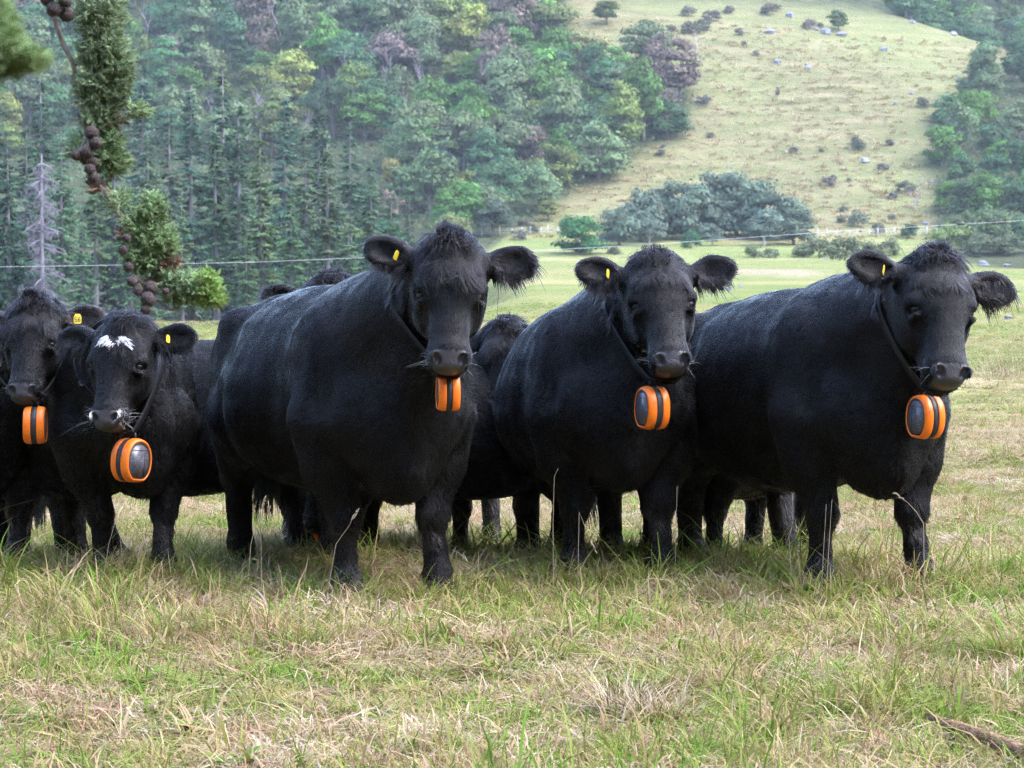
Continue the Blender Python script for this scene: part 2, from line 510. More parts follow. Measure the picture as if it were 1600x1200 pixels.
def body_prims(legs, belly=1.0, tail=(0, 0)):
    """unit cow, heading +x, left +y, standing on z = 0, withers about 1.3"""
    B = [E((-.08, 0, .87), (.84, .43 * belly, .43), .10), E((-.15, 0, .76), (.62, .445 * belly, .33), .10),
         E((-.68, 0, .92), (.33, .31, .32), .10), L((-.84, 0, 1.07), (.35, 0, 1.14), .145, .15, .10),
         E((.50, 0, 1.02), (.36, .25, .33), .10), E((.70, 0, .76), (.25, .22, .28), .08), E((.74, 0, .56), (.19, .12, .13), .08)]
    for s, i in ((1, 0), (-1, 1)):
        dx, dy = legs[i]
        f = np.array((dx, dy * s, 0))
        k = np.array((dx * .45, dy * s * .5, 0))
        B += [E((.53, s * .245, .86), (.20, .125, .33), .045), E((.47, s * .25, 1.04), (.13, .085, .19), .05), E((.72, s * .20, .80), (.11, .10, .15), .045),
              L((.55, s * .24, .76), np.array((.56, s * .235, .58)) + k * .4, .165, .112, .05),
              L(np.array((.56, s * .235, .58)) + k * .4, np.array((.585, s * .19, .37)) + k, .112, .064, .04),
              E(np.array((.592, s * .19, .36)) + k, (.064, .062, .070), .025),
              L(np.array((.585, s * .19, .35)) + k, np.array((.59, s * .19, .13)) + f, .047, .044, .03),
              E(np.array((.60, s * .19, .115)) + f, (.056, .054, .050), .03),
              L(np.array((.60, s * .19, .10)) + f, np.array((.64, s * .19, .055)) + f, .050, .054, .02)]
    for s, i in ((1, 2), (-1, 3)):
        dx, dy = legs[i]
        f = np.array((dx, dy * s, 0)); k = f * .6
        B += [E((-.66, s * .21, .86), (.27, .15, .34), .06), E((-.62, s * .27, 1.12), (.09, .06, .07), .06), E((-.50, s * .26, .72), (.20, .11, .24), .05),
              E((-.90, s * .12, .98), (.10, .10, .14), .08),
              L(np.array((-.56, s * .235, .72)), np.array((-.76, s * .205, .46)) + k, .185, .092, .05),
              E(np.array((-.79, s * .205, .44)) + k, (.084, .066, .090), .03),
              L(np.array((-.775, s * .205, .42)) + k, np.array((-.73, s * .205, .14)) + f, .064, .050, .03),
              E(np.array((-.72, s * .205, .12)) + f, (.058, .056, .052), .03),
              L(np.array((-.72, s * .205, .10)) + f, np.array((-.675, s * .205, .055)) + f, .050, .054, .02)]
    for s in (1, -1):   # hollows of the flank, behind the shoulder blade and where neck meets shoulder
        B += [E((-.44, s * .43 * belly, 1.08), (.15, .07, .12), .09, None, True), E((.26, s * .455 * belly, .84), (.05, .05, .28), .09, None, True),
              E((.70, s * .335, 1.0), (.05, .06, .20), .07, None, True), E((-.34, s * .45 * belly, .66), (.06, .05, .20), .09, None, True)]
    tp = [(-.93, 0, 1.10), (-1.01, .01, 1.0), (-1.045, tail[0] * .5, .85), (-1.04, tail[0], .58)]
    for a, b, r1, r2 in zip(tp[:-1], tp[1:], (.055, .042, .034), (.042, .034, .030)): B.append(L(a, b, r1, r2, .03))
    return B, tp

def mat_hide():
    t = NT('black_hide'); tc = t.n('ShaderNodeTexCoord').outputs['Object']
    f = t.noise(16, 5, .6, tc); f2 = t.noise(60, 4, .7, tc)
    c = t.ramp(f, [(.3, (.0015, .0015, .002)), (.7, (.004, .0035, .004))])
    sep = t.n('ShaderNodeSeparateXYZ'); t.l(tc, sep.inputs[0])
    mr = t.n('ShaderNodeMapRange'); t.l(sep.outputs['Z'], mr.inputs[0])
    for i, v in ((1, .08), (2, .50), (3, 1.0), (4, 0.0)): mr.inputs[i].default_value = v
    mm = t.math('MULTIPLY', mr.outputs[0], t.ramp(t.noise(7, 5, .65, tc), [(.45, (0, 0, 0)), (.68, (1, 1, 1))]))
    c = t.mix(t.math('MULTIPLY', mm, .75), c, (.055, .042, .036))
    ns = t.n('ShaderNodeAttribute', attribute_name='nose').outputs['Fac']
    c = t.mix(ns, c, t.mix(f2, (.030, .026, .031), (.062, .054, .061)))
    wh = t.n('ShaderNodeAttribute', attribute_name='white').outputs['Fac']
    c = t.mix(wh, c, (.55, .53, .52))
    ro = t.math('MULTIPLY_ADD', ns, -.27); ro.node.inputs[2].default_value = .62
    vo = t.n('ShaderNodeTexVoronoi'); vo.inputs['Scale'].default_value = 150; t.l(tc, vo.inputs['Vector'])
    hb = t.math('ADD', t.math('MULTIPLY', f2, .6), t.math('MULTIPLY', vo.outputs['Distance'], .5))
    bm = t.bump(hb, .45, .006)
    sp = t.math('MULTIPLY_ADD', ns, .30); sp.node.inputs[2].default_value = .10
    return t.done(t.bsdf(c, ro, sp, bm))
def mat_hair():
    t = NT('black_hair')
    a = t.n('ShaderNodeAttribute', attribute_name='tint').outputs['Fac']
    c = t.ramp(a, [(0, (.0018, .0016, .0024)), (.6, (.0035, .003, .004)), (.78, (.050, .041, .038)), (.86, (.05, .038, .033)), (1.0, (.075, .033, .018))])
    h = t.n('ShaderNodeBsdfHairPrincipled'); h.parametrization = 'COLOR'
    t.l(c, h.inputs['Color'])
    h.inputs['Roughness'].default_value = .40
    h.inputs['IOR'].default_value = 1.27
    h.inputs['Radial Roughness'].default_value = .55
    if 'Random Roughness' in h.inputs: h.inputs['Random Roughness'].default_value = .3
    return t.done(h)
def mat_whair():
    t = NT('white_hair'); d = t.bsdf((.62, .60, .60), .5, .3); return t.done(d)
M_HIDE = mat_hide(); M_HAIR = mat_hair(); M_WHAIR = mat_whair()
M_EYE = mat_simple('eye', (.008, .006, .005), .22, .18, .3, 40)
M_HOOF = mat_simple('hoof_horn', (.02, .019, .024), .45, .4, .5, 25, .3)
M_ORANGE = None
def collar_mats():
    global M_ORANGE, M_BAND, M_PANEL, M_STRAP, M_CHAIN, M_TAG, M_INK, M_FRAME
    t = NT('orange_plastic'); tc = t.n('ShaderNodeTexCoord').outputs['Object']
    f = t.noise(28, 5, .65, tc); g = t.noise(120, 4, .7, tc)
    c = t.mix(f, (.80, .14, .006), (.90, .20, .012))
    c = t.mix(t.ramp(g, [(.56, (0, 0, 0)), (.72, (1, 1, 1))]), c, (.22, .075, .03))
    M_ORANGE = t.done(t.bsdf(c, .38, .45, t.bump(g, .15, .003)))
    M_BAND = mat_simple('black_rubber', (.022, .022, .028), .5, .4, .4, 50, .3)
    t = NT('solar_glass'); tc = t.n('ShaderNodeTexCoord').outputs['Object']
    mp = t.n('ShaderNodeMapping'); mp.inputs['Scale'].default_value = (60, 4, 130); mp.inputs['Rotation'].default_value = (0, .5, 0); t.l(tc, mp.inputs[0])
    sc = t.noise(1.5, 6, .75, mp.outputs[0], 1.2)
    du = t.noise(22, 5, .7, tc)
    c = t.mix(t.ramp(sc, [(.52, (0, 0, 0)), (.66, (1, 1, 1))]), (.03, .03, .045), (.42, .40, .46))
    c = t.mix(t.math('MULTIPLY', du, .7), c, (.17, .16, .18))
    M_PANEL = t.done(t.bsdf(c, .28, .5))
    M_FRAME = mat_simple('panel_frame', (.03, .03, .034), .5, .4, .3, 40)
    M_STRAP = mat_simple('neck_strap', (.008, .008, .010), .6, .3, .4, 40, .3)
    M_CHAIN = mat_simple('steel', (.55, .55, .58), .3, .5, .2, 40, 0, Metallic=.9)
    M_TAG = mat_simple('yellow_tag', (.55, .40, .03), .5, .3, .08, 30)
    M_INK = mat_simple('tag_ink', (.01, .01, .012), .5, .3, .1, 30)
collar_mats()

def hair_obj(name, pts, rad, tint, mat, parent):
    """pts: N x K x 3, one strand per row"""
    N, K = pts.shape[:2]
    cu = bpy.data.hair_curves.new(name)
    cu.add_curves([K] * N)
    cu.attributes['position'].data.foreach_set('vector', pts.astype(np.float32).ravel())
    ra = cu.attributes.get('radius') or cu.attributes.new('radius', 'FLOAT', 'POINT')
    ra.data.foreach_set('value', rad.astype(np.float32).ravel())
    ta = cu.attributes.new('tint', 'FLOAT', 'CURVE')
    ta.data.foreach_set('value', tint.astype(np.float32))
    cu.materials.append(mat)
    return link(bpy.data.objects.new(name, cu), parent)

def n3(P, s, seed):
    x, y, z = P[:, 0] / s, P[:, 1] / s, P[:, 2] / s
    return (np.sin(x + 1.3 * np.sin(y * 1.1 + seed) + seed) + np.sin(y * 1.2 + 1.3 * np.sin(z * .9 + seed * 2) + 2 * seed) + np.sin(z * 1.1 + 1.3 * np.sin(x * 1.2 - seed) + 3 * seed)) / 3

def norm(a): return a / (np.linalg.norm(a, axis=-1, keepdims=True) + 1e-9)

def drum_mats(): pass
def make_collar(D, yaw, tilt, cowname, label, sc=1.0, strap_pts=None, chain_at=None):
    """neck unit: two orange shells round a black band, a solar panel on each flank"""
    root = empty('cattle_collar', D)
    root.rotation_euler = (0, 0, 0)
    tag(root, label, 'collar', 'orange neck units on the cattle')
    Rz = Matrix.Rotation(yaw, 4, 'Z') @ Matrix.Rotation(tilt, 4, 'X')
    def loop(hw, sx, sz, dz=0):
        out = []
        for k in range(40):
            a = 2 * math.pi * k / 40
            c, s_ = math.cos(a), math.sin(a)
            p = 2 / 2.2
            z = math.copysign(abs(s_) ** p, s_) * sz
            if z < -sz * .93: z = -sz * .93
            out.append(Rz @ Vector((hw * .88 * sc, math.copysign(abs(c) ** p, c) * sx * sc, (z + dz) * sc)))
        return out
    def loft(name, secs, mat, capends=False):
        V = []; F = []
        for (hw, sx, sz) in secs: V += loop(hw, sx, sz)
        n = 40
        for i in range(len(secs) - 1):
            for k in range(n):
                F.append((i * n + k, i * n + (k + 1) % n, (i + 1) * n + (k + 1) % n, (i + 1) * n + k))
        if capends:
            F.append(tuple(range(n - 1, -1, -1))); F.append(tuple((len(secs) - 1) * n + k for k in range(n)))
        return obj(name, [tuple(v) for v in V], F, mat, root)
    a, b = .078, .095
    loft('band', [(-.0175, a * .97, b * .97), (0, a * .985, b * .985), (.0175, a * .97, b * .97)], M_BAND, True)
    for s in (-1, 1):
        secs = [(s * .0165, a * .93, b * .93), (s * .0165, a * .995, b * .995), (s * .021, a * 1.01, b * 1.01), (s * .036, a * 1.0, b * 1.0), (s * .050, a * .965, b * .97), (s * .0575, a * .90, b * .915), (s * .060, a * .84, b * .86), (s * .056, a * .815, b * .84)]
        if s < 0: secs = secs[::-1]
        loft('shell', secs, M_ORANGE)
        secs = [(s * .050, a * .83, b * .85), (s * .0562, a * .81, b * .835), (s * .0562, a * .72, b * .76)]
        if s < 0: secs = secs[::-1]
        pf = loft('panel_frame', secs, M_FRAME)
        secs = [(s * .045, a * .72, b * .76), (s * .0545, a * .72, b * .76)]
        if s < 0: secs = secs[::-1]
        pn = loft('solar_panel', secs, M_PANEL, True)
        mb = MB()
        for (y, z0, z1) in ((.030, -.062, .050),):
            mb.tube([Rz @ Vector((s * .0484 * sc, y * sc, z0 * sc)), Rz @ Vector((s * .0484 * sc, y * sc, z1 * sc))], .0011 * sc, 4)
        mb.tube([Rz @ Vector((s * .0484 * sc, -.046 * sc, .046 * sc)), Rz @ Vector((s * .0484 * sc, .046 * sc, .046 * sc))], .0011 * sc, 4)
        mb.build('panel_rib', M_FRAME, root)
    # bracket on top
    mb = MB()
    for s in (-1, 1):
        mb.tube([Rz @ Vector((s * .014 * sc, 0, .085 * sc)), Rz @ Vector((s * .014 * sc, 0, .112 * sc)), Rz @ Vector((0, 0, .122 * sc))], .005 * sc, 6)
    mb.build('bracket', M_BAND, root)
    if strap_pts is not None:
        V = []; F = []
        for (p, nrm, tw) in strap_pts:
            h = tw * .024
            for o in (-1, 1):
                V.append(p + h * o); V.append(p + h * o + nrm * .006)
        n = len(strap_pts)
        for i in range(n):
            j = (i + 1) % n
            q, r_ = i * 4, j * 4
            F += [(q + 1, q + 3, r_ + 3, r_ + 1), (q, r_, r_ + 2, q + 2), (q, q + 1, r_ + 1, r_), (q + 2, r_ + 2, r_ + 3, q + 3)]
        V = [tuple(v - D) for v in V]
        obj('strap', V, F, M_STRAP, root)
    if chain_at is not None:
        A, B_ = chain_at
        d = (B_ - A); n = max(3, int(d.length / .022))
        for i in range(n):
            c = A + d * ((i + .5) / n) - D
            ax = d.normalized(); sd = ax.cross(Vector((0, -1, 0))).normalized() if i % 2 else Vector((0, -1, 0)).cross(ax).cross(ax).normalized()
            mb = MB(); pts = []
            for k in range(11):
                an = 2 * math.pi * k / 10
                pts.append(c + ax * (math.cos(an) * .015) + sd * (math.sin(an) * .008))
            mb.tube(pts, .0026, 5, False); mb.build('chain_link', M_CHAIN, root)
    return root

GLY = {'5': [[(1, 0), (0, 0), (0, 1), (.8, 1.05), (1, 1.4), (.8, 1.95), (0, 2)]], '6': [[(.95, .05), (.3, .3), (0, 1.2), (.2, 1.9), (.8, 1.95), (1, 1.45), (.75, 1.05), (.1, 1.2)]]}

HM = 1.3
FEET = []
def make_cow(label, front_px, theta, scale, poll_px, poll_y, hyaw, hpitch, hroll=0.0, front_y=None, legs=((0, 0),) * 4, belly=1.0,
             res=.015, hres=.0065, hairs=90000, ears=((.12, .05), (.12, .05)), tags=(), white=False, hscale=1.0, collar=None, tail=(0, 0),
             tuft=1.0, brown=0.0, tuft_up=.35, tlen=1.0, group='black cattle in the herd'):
    hairs = int(hairs * HM); fy = front_y
    fx = (front_px - 800) / FPX * fy
    a = theta - math.pi / 2
    head3 = Vector((math.sin(theta), -math.cos(theta), 0))
    loc = Vector((fx, fy, 0)) - head3 * (.59 * scale)
    hind = loc - head3 * (.72 * scale)
    zf, zh = gz(fx, fy), gz(hind.x, hind.y)
    slope = math.atan2(zf - zh, 1.31 * scale)
    loc.z = (zf + zh) / 2 - .01
    root = empty('cow', loc, 0, scale)
    Mw = Matrix.Translation(loc) @ Matrix.Rotation(a, 4, 'Z') @ Matrix.Rotation(-slope, 4, 'Y') @ Matrix.Scale(scale, 4)
    root.rotation_euler = (Matrix.Rotation(a, 4, 'Z') @ Matrix.Rotation(-slope, 4, 'Y')).to_euler()
    tag(root, label, 'cow', group)
    Mi = Mw.inverted()
    for i_, (bx_, by_) in enumerate(((.63, .19), (.63, -.19), (-.69, .205), (-.69, -.205))): FEET.append(Mw @ Vector((bx_ + legs[i_][0], by_ + legs[i_][1] * (1 if by_ > 0 else -1), 0)))
    # head frame
    fw = Vector((math.sin(hyaw), -math.cos(hyaw), 0)); upv = Vector((0, 0, 1))
    v_ = fw * math.cos(hpitch) - upv * math.sin(hpitch)
    w_ = fw * math.sin(hpitch) + upv * math.cos(hpitch)
    Rr = Matrix.Rotation(hroll, 3, fw); v_ = Rr @ v_; w_ = Rr @ w_
    u_ = v_.cross(w_)
    poll_w = at(poll_px[0], poll_px[1], poll_y)
    poll = np.array(Mi @ poll_w)
    R3 = Mi.to_3x3() * scale
    Rm = np.stack([np.array(R3 @ u_), np.array(R3 @ v_), np.array(R3 @ w_)], 1)
    hs = hscale
    def hp(u, v, w): return poll + hs * (Rm @ np.array((u, v, w), float))
    prims, tp = body_prims(legs, belly, tail)
    hb = hp(0, .10, -.17); th = hp(0, .20, -.24); pk = hp(0, .03, -.14)
    wd = np.array((.42, 0, 1.0))
    mid = wd * .5 + hb * .5
    prims += [L(wd, mid, .31, .225, .10), L(mid, hb, .225, .145, .07), L((.34, 0, 1.17), pk, .15, .085, .08), L((.70, 0, .74), th, .22, .095, .09)]
    Hp = [moved(p, Rm, poll, hs) for p in head_prims(*ears)]
    RmT = Rm.T
    def tohead(P): return ((P - poll) @ Rm) / hs
    blo, bhi = np.array((-.40, -.16, -.33)), np.array((.40, .62, .12))
    # body grid
    corners = np.array([hp(u, v, w) for u in (-.4, .4) for v in (-.16, .62) for w in (-.33, .12)])
    lo = np.minimum((-1.16, -.56, -.02), corners.min(0)); hi = np.maximum((1.05, .56, 1.45), corners.max(0))
    fb = Field(lo, hi, res)
    for p in prims + Hp: fb.put(p)
    V1, F1 = fb.surface()
    # head grid in its own frame
    fh = Field(blo - .02, bhi + .02, hres / hs)
    inv_t = -(RmT @ poll) / hs
    for p in prims + Hp: fh.put(moved(p, RmT, inv_t, 1 / hs))
    V2h, F2 = fh.surface()
    V2 = poll + hs * (V2h @ Rm.T)
    c1 = tohead(V1[F1].mean(1)); e = 1.3 * res / hs
    ins = np.all((c1 > blo + e) & (c1 < bhi - e), 1); F1 = F1[~ins]
    c2 = V2h[F2].mean(1); F2 = F2[np.all((c2 > blo) & (c2 < bhi), 1)]
    V = np.concatenate([V1, V2]); F = np.concatenate([F1, F2 + len(V1)])
    used = np.zeros(len(V), bool); used[F.ravel()] = True
    rm = np.cumsum(used) - 1; V = V[used]; F = rm[F]
    lab = np.arange(len(V))
    for _ in range(200):                       # label spreading, then drop loose crumbs of the surface
        mn = lab[F].min(1); new = lab.copy()
        for c_ in range(4): np.minimum.at(new, F[:, c_], mn)
        new = new[new]
        if np.array_equal(new, lab): break
        lab = new
    cnt_ = np.bincount(lab, minlength=len(V)); F = F[cnt_[lab[F[:, 0]]] > 1500]
    me = mesh('body', V, F, M_HIDE)
    Hc = tohead(V)
    # bare muzzle skin
    u, v, w2 = Hc.T
    nose = sstep(v + .25 * w2, .452, .468) * (1 - sstep(np.abs(u), .058, .070)) * sstep(w2, -.125, -.112)
    attr(me, 'nose', nose.astype(np.float32))
    wh = np.zeros(len(V))
    if white:
        wh = np.maximum(wh, (1 - sstep(np.hypot((np.abs(u - .0) - .052) / .016, (v - .40 - .06) / .001 * 0 + (v - .47) / .04) , .8, 1.2)) * 0)
        wh = np.maximum(wh, sstep(v, .44, .455) * sstep(np.abs(u), .062, .068) * sstep(w2, -.17, -.15))
        wh = np.maximum(wh, sstep(v, .475, .49) * (1 - sstep(w2, -.150, -.135)) * sstep(w2, -.20, -.18))
    attr(me, 'white', wh.astype(np.float32))
    bo = link(bpy.data.objects.new('body', me), root)
    # eyes
    for s in (1, -1):
        c = hp(s * .1085, .214, -.046); r = .0265 * hs
        n = 10; EV = []; EF = []
        for i in range(n + 1):
            for j in range(16):
                th_ = math.pi * i / n; ph = 2 * math.pi * j / 16
                EV.append((c[0] + r * math.sin(th_) * math.cos(ph), c[1] + r * math.sin(th_) * math.sin(ph), c[2] + r * math.cos(th_)))
        for i in range(n):
            for j in range(16): EF.append((i * 16 + j, (i + 1) * 16 + j, (i + 1) * 16 + (j + 1) % 16, i * 16 + (j + 1) % 16))
        obj('eye', EV, EF, M_EYE, root)
    # cloven hooves
    for i, (bx, by) in enumerate(((.64, .19), (.64, -.19), (-.675, .205), (-.675, -.205))):
        sd = 1 if by > 0 else -1
        dx, dy = legs[i]
        mb = MB()
        for o in (-1, 1):
            cx, cy = bx + dx, by + dy * sd + o * .029
            rings = [(.085, -.045, .040, .022), (.05, -.05, .066, .027), (.006, -.048, .088, .030)]
            b0 = len(mb.V)
            for (z, x0, x1, hw) in rings:
                for k in range(10):
                    an = 2 * math.pi * k / 10
                    mb.V.append((cx + (x0 + x1) / 2 + (x1 - x0) / 2 * math.cos(an), cy + hw * math.sin(an), z)); mb.A.append(0)
            for j in range(2):
                for k in range(10): mb.F.append((b0 + j * 10 + k, b0 + j * 10 + (k + 1) % 10, b0 + (j + 1) * 10 + (k + 1) % 10, b0 + (j + 1) * 10 + k))
            mb.F.append(tuple(b0 + k for k in range(10))); mb.F.append(tuple(b0 + 20 + k for k in reversed(range(10))))
        mb.build('hoof', M_HOOF, root)
    # ---------------- hair
    tri = np.concatenate([F[:, [0, 1, 2]], F[:, [0, 2, 3]]])
    A, B_, C = V[tri[:, 0]], V[tri[:, 1]], V[tri[:, 2]]
    nn = np.cross(B_ - A, C - A); ar = np.linalg.norm(nn, axis=1) / 2; nn = norm(nn)
    camL = np.array(Mi @ CAM)
    cen = (A + B_ + C) / 3
    facing = (nn * norm(camL - cen)).sum(1)
    hc = tohead(cen)
    inhead = np.all((hc > blo + .01) & (hc < bhi), 1) & (hc[:, 2] > -.25)
    nz_ = sstep(hc[:, 1] + .25 * hc[:, 2], .445, .46) * (np.abs(hc[:, 0]) < .072) * (hc[:, 2] > -.125) * inhead
    wgt = ar * (facing > -.35) * (1 - nz_) * np.where(inhead, 3.0, 1.0)
    wgt *= np.where((np.abs(hc[:, 0]) > .155) & inhead, 1.8, 1.0) * (cen[:, 2] > .06)
    outs = []
    if hairs:
        K = 4
        N = hairs
        ti = RNG.choice(len(tri), N, p=wgt / wgt.sum())
        r1 = np.sqrt(RNG.random(N)); r2 = RNG.random(N)
        P = A[ti] * (1 - r1)[:, None] + B_[ti] * (r1 * (1 - r2))[:, None] + C[ti] * (r1 * r2)[:, None]
        Nn = nn[ti]; Hh = hc[ti]; ih = inhead[ti]
        T = np.zeros((N, 3)); T[:] = (-.85, 0, -.45)
        leg = sstep(-P[:, 2], -.62, -.45)
        T = T * (1 - leg)[:, None] + np.array((-.1, 0, -1.0)) * leg[:, None]
        fv = Rm @ np.array((0, 1, -.15)); ul = Rm @ np.array((1, 0, 0))
        T = np.where(ih[:, None], fv + ul * (Hh[:, :1] * 3.0), T)
        ear = ih & (np.abs(Hh[:, 0]) > .16)
        dn = Mi.to_3x3() @ Vector((0, 0, -1)); dn = np.array(dn.normalized())
        T = np.where(ear[:, None], ul * np.sign(Hh[:, :1]) * .9 + dn * .55, T)
        wob = np.stack([n3(P, .11, 1.0), n3(P, .11, 2.3), n3(P, .11, 4.1)], 1) * .45 + np.stack([n3(P, .026, 5.0), n3(P, .026, 7.3), n3(P, .026, 8.1)], 1) * .6
        T = T + wob + RNG.normal(0, .09, (N, 3))
        T = norm(T - Nn * (T * Nn).sum(1)[:, None])
        Lh = .021 * np.exp(RNG.normal(0, .22, N))
        neck = (~ih) & (P[:, 0] > .35)
        Lh *= np.where(neck, 1.35, 1.0) * np.where(ih & ~ear, .62, 1.0)
        Lh = np.where(leg > .6, Lh * 1.25, Lh)
        Lh = np.where(ear, .017 * np.exp(RNG.normal(0, .3, N)), Lh)
        lift = (np.where(ear, .40, np.where(ih, .14, .17)) * (1 + .9 * n3(P, .021, 3.7)))[:, None]
        pts = np.zeros((N, K, 3))
        for k in range(K):
            t = k / (K - 1)
            pts[:, k] = P + (T * t + Nn * lift * (t - .35 * t * t)) * Lh[:, None] + dn * (.12 * t * t * Lh)[:, None]
        rad = np.array((.0011, .00105, .0008, .0002))[None, :].repeat(N, 0) / scale * (1 + 0 * Lh[:, None])
        tint = np.clip(RNG.random(N) * .6 + np.where(ear, .12 + brown, 0) + np.where((P[:, 2] < .62) & ~ih, .06, 0), 0, .6 + np.where(ear, .4, 0))
        dust = (leg > .55) & (RNG.random(N) < np.clip(.25 + .9 * n3(P, .05, 2.2), 0, .8) * sstep(-P[:, 2], -.5, -.2))
        tint = np.where(dust, .80, tint)
        outs.append((pts, rad, tint))
        # forelock: roots over the poll, falling down the forehead
        pol = inhead & (np.abs(hc[:, 0]) < .125) & (hc[:, 1] < .125) & (hc[:, 2] > -.17)
        wp = ar * pol
        if wp.sum() > 0 and tuft > 0:
            N = int(7500 * tuft * min(1, hairs / 60000))
            ti = RNG.choice(len(tri), N, p=wp / wp.sum())
            P = cen[ti]; Nn = nn[ti]; Hh = hc[ti]
            cl = norm(np.stack([n3(P, .019, 3), n3(P, .019, 5), n3(P, .019, 9)], 1)) * .75
            T = np.stack([Hh[:, 0] * 3.0, np.where(Hh[:, 1] < .0, .35, 1.0), np.full(N, .12)], 1) @ Rm.T
            up = (np.abs(Hh[:, 0]) < .05) & (Hh[:, 1] < .03) & (RNG.random(N) < tuft_up)
            T = norm(T + cl + RNG.normal(0, .15, (N, 3)))
            T = norm(T - Nn * (T * Nn).sum(1)[:, None] * .9)
            T = np.where(up[:, None], norm(-dn + .5 * cl + .4 * Nn), T)
            Lh = tlen * hs * (.070 + .036 * n3(P, .03, 6)) * np.exp(RNG.normal(0, .2, N)) * np.where(up, .55, 1.0) * (.45 + .55 * (np.abs(Hh[:, 0]) < .09))
            K = 6; pts = np.zeros((N, K, 3)); ph = n3(P, .02, 2) * 6
            sd = norm(np.cross(T, Nn))
            for k in range(K):
                t = k / (K - 1)
                pts[:, k] = P + T * (t * Lh)[:, None] + Nn * (Lh * (.42 * t - .34 * t * t))[:, None] + sd * (np.sin(t * 6 + ph) * .16 * Lh * t)[:, None] + dn * (.25 * t * t * Lh)[:, None]
            rad = np.array((.0011, .0011, .001, .0009, .0007, .0002))[None, :].repeat(N, 0) / scale
            outs.append((pts, rad, RNG.random(N) * .7))
        # ear fringe
        fr = inhead & (np.abs(hc[:, 0]) > .17) & (((cen - hp(0, .045, -.10)) @ dn) > -.01)
        wf = ar * fr
        if wf.sum() > 0:
            N = int(2600 * min(1, hairs / 60000))
            ti = RNG.choice(len(tri), N, p=wf / wf.sum()); P = cen[ti]; Nn = nn[ti]; Hh = hc[ti]
            cl = np.stack([n3(P, .014, 3), n3(P, .014, 5), n3(P, .014, 9)], 1) * .5
            T = norm(dn + ul * np.sign(Hh[:, :1]) * .35 + cl + .35 * Nn)
            Lh = hs * .046 * np.exp(RNG.normal(0, .35, N)) * (.8 + .5 * n3(P, .02, 8))
            K = 4; pts = np.zeros((N, K, 3))
            for k in range(K):
                t = k / (K - 1); pts[:, k] = P + T * (t * Lh)[:, None] + Nn * (.2 * Lh * t * (1 - t))[:, None]
            rad = np.array((.0011, .001, .0008, .0002))[None, :].repeat(N, 0) / scale
            outs.append((pts, rad, np.clip(RNG.random(N) * .6 + .15 + brown, 0, 1)))
        # tail switch
        N = 900; base = np.array(tp[-1])
        t0 = RNG.random(N)
        P = np.array(tp[-2]) * (1 - t0)[:, None] + base * t0[:, None]
        Lh = .30 + .12 * RNG.random(N)
        an = RNG.random(N) * 6.28; rr = .018 + .02 * RNG.random(N)
        lock = np.floor(RNG.random(N) * 7); K = 6; pts = np.zeros((N, K, 3))
        for k in range(K):
            t = k / (K - 1)
            sp = rr * (1 - .55 * t) + .018 * np.sin(lock * 2.1 + t * 2.5) * t
            pts[:, k] = P + np.stack([np.cos(an) * sp + .03 * np.sin(lock) * t, np.sin(an) * sp + (.045 * np.cos(lock * 1.7)) * t + tail[1] * t, -t * Lh], 1)
        rad = np.array((.0018, .0018, .0017, .0016, .0013, .0005))[None, :].repeat(N, 0) / scale
        outs.append((pts, rad, RNG.random(N) * .7))
        K = 6; tot = []
        for pts, rad, tint in outs:
            if pts.shape[1] < K:   # resample to a common number of points
                k0 = pts.shape[1]; q = np.linspace(0, k0 - 1, K); i0 = np.minimum(q.astype(int), k0 - 2); fr_ = (q - i0)
                if k0 == 4 and pts.shape[0] > 20000:
                    tot.append((pts, rad, tint)); continue
                pts = pts[:, i0] * (1 - fr_)[None, :, None] + pts[:, i0 + 1] * fr_[None, :, None]
                rad = rad[:, i0] * (1 - fr_)[None, :] + rad[:, i0 + 1] * fr_[None, :]
            tot.append((pts, rad, tint))
        big = [t_ for t_ in tot if t_[0].shape[1] == 4]; sm = [t_ for t_ in tot if t_[0].shape[1] == 6]
        for nm, grp in (('coat', big), ('long_hair', sm)):
            if grp: hair_obj(nm, np.concatenate([g[0] for g in grp]), np.concatenate([g[1] for g in grp]), np.concatenate([g[2] for g in grp]), M_HAIR, root)
        # whiskers and any white markings
        N = 10 if not white else 30
        wz = ar * inhead * (hc[:, 1] > .42) * (np.abs(hc[:, 0]) > .07) * (hc[:, 2] > -.2)
        if wz.sum() > 0:
            ti = RNG.choice(len(tri), N, p=wz / wz.sum()); P = cen[ti]; Nn = nn[ti]
            T = norm(Nn + RNG.normal(0, .25, (N, 3)) + (Rm @ np.array((0, -.35, 0)))); Lh = .05 * np.exp(RNG.normal(0, .35, N))
            pts = np.stack([P + T * (t * Lh)[:, None] + dn * (.3 * t * t * Lh)[:, None] for t in (0, .4, .75, 1)], 1)
            rads = np.array((.0003, .00026, .0002, .0001))[None].repeat(N, 0)
            if white:
                wq = ar * inhead * (np.abs(hc[:, 0] + .01) < .072) * (np.abs(hc[:, 1] - .118 - .018 * np.cos(hc[:, 0] * 75)) < .012) * (hc[:, 2] > -.09)
                n2 = 300
                t2 = RNG.choice(len(tri), n2, p=wq / wq.sum()); P2 = cen[t2] + RNG.normal(0, .003, (n2, 3)) + nn[t2] * .008
                side = np.sign(hc[t2, 0] + .012)
                T2 = norm(fv[None] * .8 + ul * (side * .55)[:, None] + RNG.normal(0, .22, (n2, 3)) + .25 * nn[t2]); L2 = .026 * np.exp(RNG.normal(0, .25, n2))
                pts2 = np.stack([P2 + T2 * (t * L2)[:, None] + nn[t2] * (.3 * L2 * t * (1 - t))[:, None] for t in (0, .4, .75, 1)], 1)
